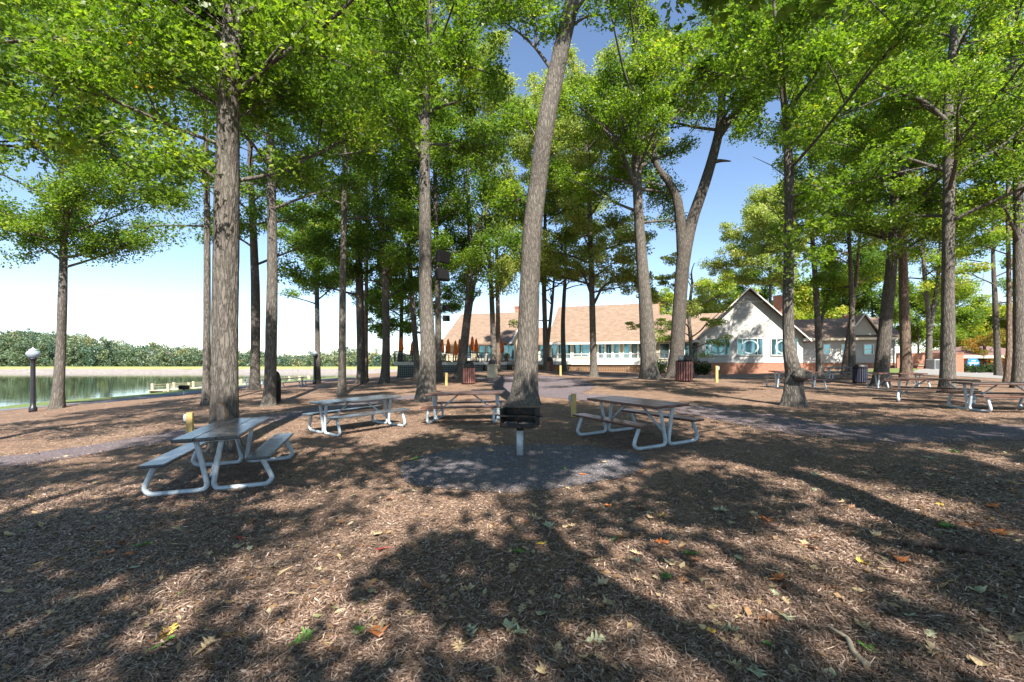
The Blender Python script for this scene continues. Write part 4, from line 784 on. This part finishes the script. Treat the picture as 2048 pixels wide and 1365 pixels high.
# connector
m=MB(); S2=sx(1400,.8); bx(m,S1,S2+1,.8,9,ZF-1.2,ZE+.15); m.build('wall',M['siding_cream'],club); roof_s('roof',S1+.12,S2+3,.0,9.8,ZE+.1,8.0)
window(sx(1320,.8),sx(1338,.8),.78,ZF+.45,ZF+2.2,gl='glass_dark'); window(sx(1345,.8),sx(1352,.8),.78,ZF+.45,ZF+2.2); window(sx(1370,.8),sx(1378,.8),.78,ZF+.2,ZF+2.25); window(sx(1381,.8),sx(1391,.8),.78,ZF+.2,ZF+2.25)
# gabled front
T0=-5.1; g0,g1=sx(1398,T0),sx(1606,T0); gm=(g0+g1)/2; ga=9.55; ge=4.5; m=MB(); bx(m,g0,g1,T0,8,1.66,ge); m.prism([(g0+.01,T0,ge),(g1-.01,T0,ge),(gm,T0,ga-.25)],(0,13,0)); m.build('wall',M['siding'],club)
m=MB(); bx(m,g0+.02,g1-.02,T0+.03,8,.0,1.655); m.build('brick_base',M['brick'],club)
m=MB(); 
for s,e in ((-1,g0),(1,g1)):
    k=(ga-ge)/((g1-g0)/2); ov=.65; a=(e+s*ov,T0-.45,ge-k*ov*.98+.12); b=(gm,T0-.45,ga+.12)
    m.prism([a,b,(b[0],b[1],b[2]-.2),(a[0],a[1],a[2]-.2)] if s<0 else [b,a,(a[0],a[1],a[2]-.2),(b[0],b[1],b[2]-.2)],(0,13.3,0))
m.build('roof',M['roof'],club)
m=MB()
for s,e in ((-1,g0),(1,g1)):
    k=(ga-ge)/((g1-g0)/2); ov=.65; m.bar((e+s*ov,T0-.52,ge-k*ov*.98-.02),(gm,T0-.52,ga-.02),.1,.3,(0,1,0))
    bx(m,min(e,e+s*ov),max(e,e+s*ov),T0-.44,T0+1.2,ge-.62,ge-.35)
m.build('rake_trim',M['white_paint'],club)
m=MB(); hw=(ga-8.2)/((ga-ge)/((g1-g0)/2)); bx(m,gm-hw,gm+hw,T0-.05,T0,8.02,8.14); m.build('trim_band',M['white_paint'],club)
m=MB(); bx(m,gm-.35,gm+.35,T0-.04,T0,8.3,8.85); m.build('vent',M['rail_grey'],club)
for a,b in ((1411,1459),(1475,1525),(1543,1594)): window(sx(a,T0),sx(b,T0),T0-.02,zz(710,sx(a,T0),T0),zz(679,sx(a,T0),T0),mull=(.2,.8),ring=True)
# right wing
TR=-1.5; r0,r1=g1,sx(1791,TR); m=MB(); bx(m,r0,r1,TR,8,1.66,4.3); m.prism([(r1-.05,TR,4.3),(r1-.05,3.2,6.4),(r1-.05,8,4.3)],(.05,0,0)); m.build('wall',M['siding'],club); m=MB(); bx(m,r0,r1-.02,TR+.03,7.9,.0,1.655); m.build('brick_base',M['brick'],club)
roof_s('roof',r0-.5,r1+.5,TR-.6,8.6,4.3,6.75)
m=MB(); bx(m,r0+.3,r1+.5,TR-.7,TR-.59,4.02,4.27); m.build('gutter',M['cream'],club)
q0,q1=sx(1697,TR-.3),sx(1760,TR-.3); qm=(q0+q1)/2; m=MB(); m.prism([(q0+.2,TR-.25,4.55),(q1-.2,TR-.25,4.55),(qm,TR-.25,6.6)],(0,3.6,0)); m.build('gable',M['siding'],club)
m=MB()
for s,e in ((-1,q0),(1,q1)): m.prism([(e+s*.25,TR-.55,4.4),(qm,TR-.55,6.8),(qm,TR-.55,6.62),(e+s*.25,TR-.55,4.22)] if s<0 else [(qm,TR-.55,6.8),(e+s*.25,TR-.55,4.4),(e+s*.25,TR-.55,4.22),(qm,TR-.55,6.62)],(0,4.2,0))
m.build('gable_roof',M['roof'],club); m=MB()
for s,e in ((-1,q0),(1,q1)): m.bar((e+s*.25,TR-.6,4.33),(qm,TR-.6,6.73),.08,.2,(0,1,0))
m.build('gable_trim',M['white_paint'],club)
for a,b in ((1648,1660),(1684,1690),(1729,1745)): window(sx(a,TR),sx(b,TR),TR-.02,zz(708,sx(a,TR),TR),zz(690,sx(a,TR),TR),hbar=(.5,))
m=MB(); bx(m,sx(1655,TR),sx(1684,TR),TR-.04,TR+.02,.3,1.5); m.build('lattice_panel',M['lattice_wood'],club)
m=MB(); a=sx(1789,TR); m.tube([(a,TR-.1,4.1),(a,TR-.12,.7),(a+.3,TR-.3,.55)],.05,8); m.build('downspout',M['white_paint'],club)
# left wing + breezeway
l0,l1=-14.6,-5.1; m=MB(); bx(m,l0,l1,-2,10,ZF-1.4,4.3); 
for e in (l0+.02,l1-.07): m.prism([(e,-2,4.3),(e,4,8.5),(e,10,4.3)],(.05,0,0))
m.build('wall',M['siding_cream'],club); roof_s('roof',l0-.45,l1+.5,-2.9,10.9,4.2,9.0)
m=MB()
for e in (l1+.52,): m.bar((e,-2.95,4.12),(e,4,8.92),.08,.3,(1,0,0))
m.build('rake_trim',M['white_paint'],club)
for a,b in ((930,944),(957,971),(973,989)): doors(a,b,1,-2)
window(sx(1007,-2),sx(1028,-2),-2.02,ZF+.3,ZF+2.3,mull=(.5,))
m=MB(); bx(m,l1,0,1,9,ZF-1.4,4.3); m.build('wall',M['siding_cream'],club); roof_s('roof',l1+.5,-.36,.3,9.7,4.25,6.7)
doors(1079,1090,1,1)
def chimney(px,t,z0,z1,w_=1.1):
    s=sx(px,t); m=MB(); bx(m,s-w_/2,s+w_/2,t-.4,t+.4,z0,z1); bx(m,s-w_/2-.08,s+w_/2+.08,t-.48,t+.48,z1-.25,z1-.05); m.build('chimney',M['brick'],club)
chimney(1037,4.5,7,zz(613,sx(1037,4.5),4.5),.9); chimney(1309,6.5,7,zz(605,sx(1309,6.5),6.5),1.3); chimney(1556,3,7,zz(592,sx(1556,3),3),.8); chimney(1695,5,5,zz(630,sx(1695,5),5),.7)
# main deck
deck=empty('raised_deck',(BA[0],BA[1],0),'raised deck with grey railing and brown lattice along the main block','deck',None,BR)
d0,d1=-5.,sx(1336,-4); m=MB(); bx(m,d0,d1,-4.1,-.02,ZF-.12,ZF-.02); m.build('deck_floor',M['dock_wood'],deck); m=MB(); bx(m,d0,d1,-4.18,-4.11,ZF-.36,ZF); m.build('fascia',M['white_paint'],deck)
m=MB(); bx(m,d0+.2,d1-.2,-4.0,-3.9,ZF-.62,ZF-.37); m.build('beam',M['lattice_wood'],deck)
def mk_lattice(name,c):
    m,nt,out=newmat(name); tc=nt.nodes.new('ShaderNodeTexCoord'); mp=N(nt,'Mapping'); mp.inputs['Rotation'].default_value=(0,R(45),0); nt.links.new(tc.outputs['Object'],mp.inputs[0]); br=N(nt,'TexChecker',Scale=7.,Color1=(*c,1),Color2=tuple(.25*k for k in c)+(1,)); nt.links.new(mp.outputs[0],br.inputs['Vector']); pbr(nt,out,br.outputs[0],.8); return m
M['lat_b']=mk_lattice('brown crossed lattice',(.27,.16,.09)); M['lat_g']=mk_lattice('grey blue crossed lattice',(.17,.2,.21))
for i in range(5):
    a=d0+.3+(d1-d0-.6)*i/5; b=d0+.3+(d1-d0-.6)*(i+1)/5-.35; m=MB(); bx(m,a,b,-3.98,-3.94,.3,ZF-.63); m.build('lattice_skirt',M['lat_b'],deck); m=MB(); bx(m,b+.05,b+.3,-4.05,-3.8,.2,ZF-.63); m.build('pier',M['lattice_wood'],deck)
def railing(parent,pts,z,mat='rail_grey',h=.95,bal=.13,rw=.05):
    for (x0,y0),(x1,y1) in zip(pts[:-1],pts[1:]):
        L=math.hypot(x1-x0,y1-y0); m=MB()
        for hh in (.1,h): m.bar((x0,y0,z+hh),(x1,y1,z+hh),rw,rw)
        n=max(2,int(L/bal)) 
        for i in range(n+1): f=i/n; m.bar((x0+(x1-x0)*f,y0+(y1-y0)*f,z),(x0+(x1-x0)*f,y0+(y1-y0)*f,z+h),.018 if i%14 else .06,.018 if i%14 else .06)
        m.build('railing',M[mat],parent)
railing(deck,[(d0+4,-4.),(d0+9,-4.),(d0+14,-4.),(d1,-4.),(d1,-.3)],ZF-.02,'white_paint',rw=.085)
# left terrace deck
DP=[(-10.4,40.5),(-.6,49.5),wxy(-4.9,-4.1),wxy(-5.2,-2.2),wxy(-15,-2.2),(-13.6,60)]
D0=Vector((-10.4,40.5,0)); terr=empty('terrace_deck',D0,'high terrace deck with blue grey lattice skirt at the left end of the clubhouse','deck')
m=MB(); m.prism([(x,y,ZF-.14) for x,y in DP],(0,0,.12)); m.build('deck_floor',M['dock_wood'],terr,D0)
for (a,b) in zip(DP[:2]+[DP[5]],[DP[1],DP[2],DP[0]]):
    m=MB(); m.bar((a[0],a[1],ZF-.17),(b[0],b[1],ZF-.17),.08,.3); m.build('fascia',M['white_paint'],terr,D0)
for (a,b) in ((DP[0],DP[1]),(DP[5],DP[0]),(DP[1],DP[2])):
    A=Vector((*a,0)); B=Vector((*b,0)); n=max(1,int((B-A).length/3.2))
    inn=Vector((0.25,.3,0))
    for i in range(n):
        p,q=A.lerp(B,i/n)+inn,A.lerp(B,(i+1)/n-.02)+inn; g=min(G(p.x,p.y),G(q.x,q.y))-.1; mm=(p+q)/2; L=(q-p).length; k=MB(); k.box((0,0,(ZF-.33-g)/2),(L,.04,ZF-.33-g)); o=k.build('lattice_skirt',M['lat_g'],terr); o.location=Vector((mm.x,mm.y,g))-D0; o.rotation_euler.z=math.atan2((q-p).y,(q-p).x)
railing(terr,[(x-D0.x,y-D0.y) for x,y in (DP[5],DP[0])],ZF-.02,'iron',bal=.5)
railing(terr,[(x-D0.x,y-D0.y) for x,y in (DP[0],(-5.5,45),DP[1])],ZF-.02,'iron')
railing(terr,[(DP[1][0]-D0.x+.2,DP[1][1]-D0.y+.2),(DP[2][0]-D0.x,DP[2][1]-D0.y)],ZF-.02,'lattice_wood')
m=MB(); x,y=.9,49.2
stair=empty('deck_stairs',(x,y,G(x,y)),'wooden steps going up to the terrace deck behind the thick oak','stairs')
zs=G(x,y); 
for i in range(7): m.box((0,.0+i*.3,(i+.5)*(ZF-zs)/7-.04),(1.6,.32,.06))
m.build('tread',M['dock_wood'],stair); m=MB()
for s in (-.82,.82): m.bar((s,-.2,0),(s,2.,ZF-zs-.1),.06,.25)
m.build('stringer',M['lattice_wood'],stair)
# parasols, tables and chairs on the terrace
def parasol(label,px,d,ytop=676):
    x=(px-1024)*d/F; root=empty('patio_parasol',(x,d,ZF-.02),label,'parasol','closed orange parasols'); z1=Zp(ytop,d)-ZF
    m=MB(); m.lathe([(.28,0),(.28,.06),(.06,.1),(.03,.12)],14); m.build('base',M['iron'],root); m=MB(); m.lathe([(.024,.1),(.024,z1+.1),(.01,z1+.16)],8); m.build('pole',M['rail_grey'],root)
    n=16; vs=[]; pr=[(.05,z1+.05),(.1,z1-.1),(.13,z1-.4),(.17,z1-.8),(.2,z1-1.1),(.14,z1-1.3)]; m=MB(); r_=random.Random(px)
    for r,z in pr:
        for k in range(n): a=2*math.pi*k/n; rr=r*(1.25 if k%2 else .75)*(1+.15*r_.uniform(-1,1)); vs.append((rr*math.cos(a)+.03*math.sin(px),rr*math.sin(a),z+r_.uniform(-.05,.05)))
    m.add(vs,[(i*n+k,i*n+(k+1)%n,(i+1)*n+(k+1)%n,(i+1)*n+k) for i in range(len(pr)-1) for k in range(n)]); m.build('canopy',M['orange'],root)
names={803:'closed orange parasol at the far left of the terrace, before the tree',824:'closed orange parasol second from the left on the terrace',1005:'closed orange parasol nearest the right end of the terrace'}
for px,d,yt in ((803,46,676),(824,48,685),(871,50,687),(885,47,680),(897,46,680),(911,44,683),(919,50,680),(944,46,675),(953,48,679),(997,53,684),(1005,52,682)):
    parasol(names.get(px,'closed orange parasol amid the cluster on the terrace'),px,d,yt)
def chair0():
    root=empty('patio_chair',(0,0,0)); m=MB(); m.box((0,0,.43),(.46,.44,.03)); m.build('seat',M['iron'],root); m=MB()
    for k in range(6): m.bar((-.2+k*.08,.22,.45),(-.2+k*.08,.3,.9),.02,.02)
    m.bar((-.23,.3,.9),(.23,.3,.9),.035,.03); m.build('backrest',M['iron'],root)
    for sx_ in (-.2,.2):
        for sy in (-.19,.19): m=MB(); m.bar((sx_,sy,0),(sx_,sy,.43),.025,.025); m.build('leg',M['iron'],root)
    for sx_ in (-.25,.25): m=MB(); m.bar((sx_,-.2,.64),(sx_,.25,.66),.03,.03); m.bar((sx_,-.2,.43),(sx_,-.2,.64),.025,.025); m.build('armrest',M['iron'],root)
    return root
first=chair0(); used=0; rs=random.Random(4)
def put_chair(x,y,rz):
    global used
    o=first if not used else copy_tree(first); used+=1; o.location=(x,y,ZF-.02); o.rotation_euler.z=rz; tag(o,'dark iron patio chair on the terrace deck under the orange parasols','chair','terrace chairs')
for px,d in ((803,46),(824,48.5),(871,50.5),(885,46.2),(911,45.5),(944,47.),(975,51),(1000,53)):
    x=(px-1024)*d/F; root=empty('patio_table',(x,d,ZF-.02),'round dark patio table on the terrace deck','table','terrace tables'); m=MB(); m.lathe([(.55,.70),(.57,.72),(.57,.735),(.5,.74)],20); m.build('tabletop',M['iron'],root); m=MB(); m.lathe([(.3,0),(.28,.03),(.04,.08),(.04,.7)],12); m.build('pedestal',M['iron'],root)
    a0=rs.uniform(0,1.5)
    for k in range(4): a=a0+k*1.57; put_chair(x+.85*math.cos(a),d+.75*math.sin(a),a-math.pi/2)
# ---------------------------------------------------------------- right side: wall, pavilion, sign
a=at(1793,46); b=at(1926,44); root=empty('brick_wall',a,'long low red brick wall between the right wing and the pavilion','wall'); m=MB(); g=.1; m.bar((a.x,a.y,(2.55+g)/2),(b.x,b.y,(2.55+g)/2),.3,2.55-g); m.build('brick_face',M['brick'],root,a); m=MB(); m.bar((a.x,a.y,2.6),(b.x,b.y,2.6),.4,.09); m.build('coping',M['brick'],root,a)
a2=at(1800,43); b2=at(1880,41.5); root=empty('planter_wall',a2,'short brick wall with pale coping in front of the long brick wall','wall'); m=MB(); m.bar((a2.x,a2.y,.75),(b2.x,b2.y,.75),.35,1.3); m.build('brick_face',M['brick'],root,a2); m=MB(); m.bar((a2.x,a2.y,1.44),(b2.x,b2.y,1.44),.45,.09); m.build('coping',M['concrete'],root,a2)
p=at(1871,40); root=empty('air_conditioner',p,'dark air conditioning unit by the brick wall','air conditioner'); m=MB(); m.box((0,0,.45),(.95,.9,.9)); m.build('housing',M['rail_grey'],root,bevel=.04); m=MB(); 
for k in range(9): m.box((0,-.46,.12+k*.085),(.85,.03,.045))
m.build('louvre',M['iron'],root); m=MB(); m.lathe([(.36,.905),(.36,.93),(.1,.95)],18); m.build('fan_guard',M['iron'],root)
p=at(1880,39.5); m=MB(); m.box((0,0,.55),(.5,.4,1.3)); m.box((0,0,1.23),(.6,.5,.08)); o=m.build('stone_pier',M['concrete'],None,p,bevel=.02); tag(o,'squat pale stone pier beside the air conditioning unit','pier')
pc=at(1950,62); root=empty('pavilion',pc,'low brick pavilion with a hipped brown roof at right','building'); x0,x1=-5.6,5.6; hz=2.55-pc.z
m=MB(); ov=1.; m.add([(x0-ov,-4-ov,hz),(x1+ov,-4-ov,hz),(x1+ov,4+ov,hz),(x0-ov,4+ov,hz),(-1.5,0,hz+1.35),(1.5,0,hz+1.35)],[(3,2,1,0),(0,1,5,4),(1,2,5),(2,3,4,5),(3,0,4)]); m.build('roof',M['roof_dark'],root)
m=MB(); m.box((0,-4-ov+.02,hz-.17),(x1-x0+2*ov-.1,.1,.32)); m.box((x0-ov+.05,0,hz-.17),(.1,8+2*ov-.2,.32)); m.build('fascia',M['cream'],root)
m=MB(); m.box((0,-2.5,hz/2-.1),(x1-x0,.3,hz-.2)); m.build('wall',M['brick'],root)
for q in (x0+.2,-1.9,1.9,x1-.2): m=MB(); m.box((q,-4,hz/2-.15),(.4,.4,hz-.12)); m.build('column',M['brick'],root)
sp=pix(1947,726,55); m=MB(); s=empty('blue_sign',Vector((sp.x,sp.y,G(sp.x,sp.y))),'blue sign with white lettering band and pitched top in front of the pavilion','sign'); z=sp.z-s.location.z
m.prism([(-.72,0,z-.5),(.72,0,z-.5),(.72,0,z+.12),(.42,0,z+.5),(-.42,0,z+.5),(-.72,0,z+.12)],(0,.08,0)); m.build('sign_board',M['blue_sign'],s); m=MB(); m.box((0,-.012,z-.03),(1.15,.02,.12)); m.box((0,-.012,z-.27),(.95,.02,.08)); m.box((0,-.012,z+.24),(.5,.02,.1)); m.build('lettering_band',M['sign_white'],s); 
for q in (-.5,.5): m=MB(); m.box((q,.12,z/2),(.08,.08,z+.9)); m.build('post',M['white_paint'],s)
def shrub(label,px,d,r,h,mat='shrub',group='shrubs by the buildings'):
    p=at(px,d); root=empty('shrub',p,label,'shrub',group); rs=random.Random(px); mb=MB(); c=[]
    for i in range(9):
        e=Vector((rs.uniform(-r,r)*.8,rs.uniform(-r,r)*.7,h*rs.uniform(.4,.95))); mb.tube([(0,0,-.05),e*.5,e],[.02,.014,.005],5); c+= [tuple(e),tuple(e*.65)]
    mb.build('stem',M['bark_dark'],root); v,f,rn=leaf_cloud(np.array(c),np.full(len(c),r*.45),60,.16,px,None,.9); link('foliage',fast_mesh('foliage',v,f,{'rnd':rn}),M[mat],root)
shrub('dark shrub right of the thick upright trunk, at the end of the main deck',1320,46,1.1,1.5); shrub('dark shrub between the Y shaped oak and the gabled front',1396,45,.9,1.4); shrub('leggy shrub left of the gabled front steps',1410,44,.6,1.)
for px,r in ((1925,.9),(1945,.8),(1962,.9),(1982,.8)): shrub('low dark hedge shrub under the blue sign',px,53.5,r,.9,group='hedge shrubs under the blue sign')
p=at(1415,40); m=MB(); m.box((0,0,.35),(.1,.1,.9)); m.box((.0,0,.82),(.16,.16,.05)); o=m.build('short_post',M['iron'],None,p); tag(o,'thin dark post in front of the brick base of the gabled front','post')

# ---------------------------------------------------------------- mulch chips, litter, fallen leaves
def seg_dist(x,y,P):
    d=np.full(len(x),1e9)
    for a,b in zip(P[:-1],P[1:]):
        ax,ay,bx_,by=a[0],a[1],b[0],b[1]; L=(bx_-ax)**2+(by-ay)**2; t=np.clip(((x-ax)*(bx_-ax)+(y-ay)*(by-ay))/L,0,1); d=np.minimum(d,np.hypot(x-ax-t*(bx_-ax),y-ay-t*(by-ay)))
    return d
def on_gravel(x,y,sl=.0): return (seg_dist(x,y,gpath)<.78+sl)|((((x-cc.x)/1.95)**2+((y-cc.y-.1)/1.5)**2)<(1+sl))
def chips(name,n,y0,y1,l0,l1,w0,w1,mat,seed,lift=.012,skew=1.,box=None):
    r=np.random.default_rng(seed); y=y0*(y1/y0)**(r.random(n)**skew); x=r.uniform(-1.28,1.28,n)*y
    if box: x=r.uniform(box[0],box[1],n); y=r.uniform(box[2],box[3],n)
    k=~on_gravel(x,y,-r.exponential(.11,n))|(r.random(n)<(.08 if mat=='litter' else .012)); x,y=x[k],y[k]; n=len(x)
    z=Gv(x,y)+.006; a=r.uniform(0,6.28,n); L=r.uniform(l0,l1,n)*.5; W=r.uniform(w0,w1,n)*.5; ti=r.normal(0,.2,n); ro=r.normal(0,.35,n); z+=r.uniform(0,lift,n)
    t=np.stack([np.cos(a)*np.cos(ti),np.sin(a)*np.cos(ti),np.sin(ti)],1)*L[:,None]; b=np.stack([-np.sin(a)*np.cos(ro),np.cos(a)*np.cos(ro),np.sin(ro)],1)*W[:,None]; c=np.stack([x,y,z+np.abs(t[:,2])+.002],1)
    j=lambda: r.uniform(.75,1.15,(n,1))
    if mat=='litter': q=r.uniform(-.4,.4,(n,1)); v=np.stack([c-t*1.2,c+b*j()+t*q,c+t*1.2,c-b*j()+t*q*.6],1).reshape(-1,3)
    else: v=np.stack([c-t*j()-b*j(),c+t*j()-b*j(),c+t*j()+b*j(),c-t*j()+b*j()],1).reshape(-1,3)
    i=np.arange(n)*4; f=np.stack([i,i+1,i+2,i+3],1)
    return tag(link(name,fast_mesh(name,v,f,{'rnd':np.repeat(r.random(n),4)}),M[mat]),kind='stuff')
chips('mulch_chips',230000,2.2,14,.012,.05,.004,.011,'chip',1)
chips('pine_needles',70000,2.2,12,.04,.09,.002,.004,'chip',2,.02)
chips('leaf_litter',5200,2.3,30,.03,.08,.02,.05,'litter',3,.02,.7)
chips('mulch_chips',70000,1,2,.012,.05,.004,.011,'chip',11,box=(-6,6,-1.5,2.6))
chips('mulch_chips',60000,1,2,.012,.05,.004,.011,'chip',12,box=(2.5,8.5,2.,6.5))
chips('mulch_chips',60000,1,2,.012,.05,.004,.011,'chip',13,box=(-8.5,-2.5,2.,6.5))
def leaf_mesh(name,shape,col,L=.13,curl=1.,seed=0):
    r=random.Random(seed); prof={'oak':[.02,.05,.2,.08,.33,.1,.38,.12,.24,.06,.01],'maple':[.03,.3,.2,.48,.26,.34,.16,.1,.01],'plain':[.01,.16,.25,.28,.26,.2,.12,.05,.01]}[shape]
    n=len(prof); vs=[]; fs=[]
    for i,w_ in enumerate(prof):
        t=i/(n-1)-.4; fw=(.12 if shape=='maple' else .25)*w_
        for s in (-1,0,1):
            ww=w_*s*(1+.25*r.uniform(-1,1)); x=(t+(fw if s else 0))*L; y=ww*L; z=curl*(.9*y*y/L+.35*x*x/L*(1 if r.random()<2 else 0)+.06*L*math.sin(7*t+s*2+seed)) ; vs.append((x,y,z+.004))
    vs.append((-.4*L-.35*L,.02*L,.01)); vs.append((-.4*L-.35*L,.035*L,.012))
    for i in range(n-1):
        for s in (0,1): a=i*3+s; fs.append((a,a+3,a+4,a+1))
    fs.append((0,1,3*n+1,3*n)); me=bpy.data.meshes.new(name); me.from_pydata(vs,[],fs); me.update(); me.materials.append(M['fl_'+col]); return me
LM={}
def put_leaf(kind,col,p,L,label,group,rs):
    nm={'oak':'oak_leaf','maple':'maple_leaf','plain':'fallen_leaf'}[kind]; v=rs.randrange(3); k=(kind,col,v)
    if k not in LM: LM[k]=leaf_mesh(nm,kind,col,.14,(.6,1.,1.5)[v],v+len(LM))
    o=bpy.data.objects.new(nm,LM[k]); C.objects.link(o); o.location=p+Vector((0,0,.018)); o.scale=(L/.14,)*3; o.rotation_euler=(rs.gauss(0,.16),rs.gauss(0,.16),rs.uniform(0,6.28)); tag(o,label,'leaf',group)
rs=random.Random(77)
SP=[(755,1275,'maple','orange',.15,'large orange maple leaf in the sunlit patch at bottom centre'),(482,1082,'plain','red',.12,'small crimson leaf on the shaded mulch left of centre'),(765,1103,'plain','red',.14,'pinkish red curled leaf in the middle of the shaded mulch'),
 (602,1293,'oak','green',.16,'fresh green oak leaf standing up near the bottom edge, left of centre'),(325,1297,'oak','green',.15,'green oak leaf right of the lower left corner'),(404,1002,'plain','yellow',.1,'yellow leaf in front of the near table foot'),(1040,1275,'maple','palegreen',.12,'pale green leaf near bottom centre'),(1090,1357,'maple','tan',.14,'pale leaf cut by the bottom edge at centre'),
 (1322,1093,'maple','orange',.13,'orange brown leaf in the sun right of centre'),(1555,1165,'maple','orange',.16,'rust leaf in the shade right of the long trunk shadow'),(1530,1045,'maple','orange',.16,'large russet leaf in the sun right of the gravel circle'),(1218,1018,'plain','orange',.12,'amber leaf just below the gravel circle'),(1385,1115,'oak','green',.14,'green oak sprig leaf lying right of centre'),(1540,1300,'plain','green',.12,'glossy green leaf by the bleached stick'),(1660,1360,'plain','palegreen',.14,'pale green leaf at the bottom edge left of the stick'),
 (1185,1290,'oak','palegreen',.17,'broad pale green oak leaf at bottom centre right'),(1530,1248,'oak','brown',.15,'dark brown leaf left of the bleached stick'),(2000,1070,'maple','orange',.17,'bright orange leaf near the right edge'),(1985,1020,'maple','orange',.15,'orange leaf in the sun strip at the right edge'),(1165,952,'plain','orange',.12,'orange leaf on the gravel circle')]
for px,py,k,c,L,lb in SP: put_leaf(k,c,gp(px,py),L*.85,lb,None,rs)
cols=['tan']*8+['palegreen']*2+['brown']*4+['orange']+['green']*1+['yellow']
nm={'tan':'dry tan oak leaf','palegreen':'pale grey green oak leaf','brown':'dark brown curled oak leaf','orange':'small orange leaf','green':'small green leaf','yellow':'small yellow leaf'}
for i in range(230):
    py=1365-(1365-905)*rs.random()**.75; px=rs.uniform(0,2048)
    if px<1000 and rs.random()<.45: continue
    p=gp(px,py); c=rs.choice(cols); k=rs.choice(['oak','oak','maple','plain']) if c!='brown' else 'oak'
    put_leaf(k,c,p,rs.uniform(.07,.14),nm[c]+' scattered on the mulch in the foreground',nm[c].replace('leaf','leaves')+' on the mulch',rs)
for i in range(10):
    a=gp(rs.uniform(200,1950),rs.uniform(930,1340)); an=rs.uniform(0,6.28); L=rs.uniform(.12,.3); m=MB(); m.tube([(-L/2*math.cos(an),-L/2*math.sin(an),.02),(.01,.01,.03),(L/2*math.cos(an),L/2*math.sin(an),.02)],[.005,.006,.004],6,noise=.1); o=m.build('twig',M['stick'],None,a); o.location=a; tag(o,'thin pale twig lying on the mulch','twig','twigs on the mulch')
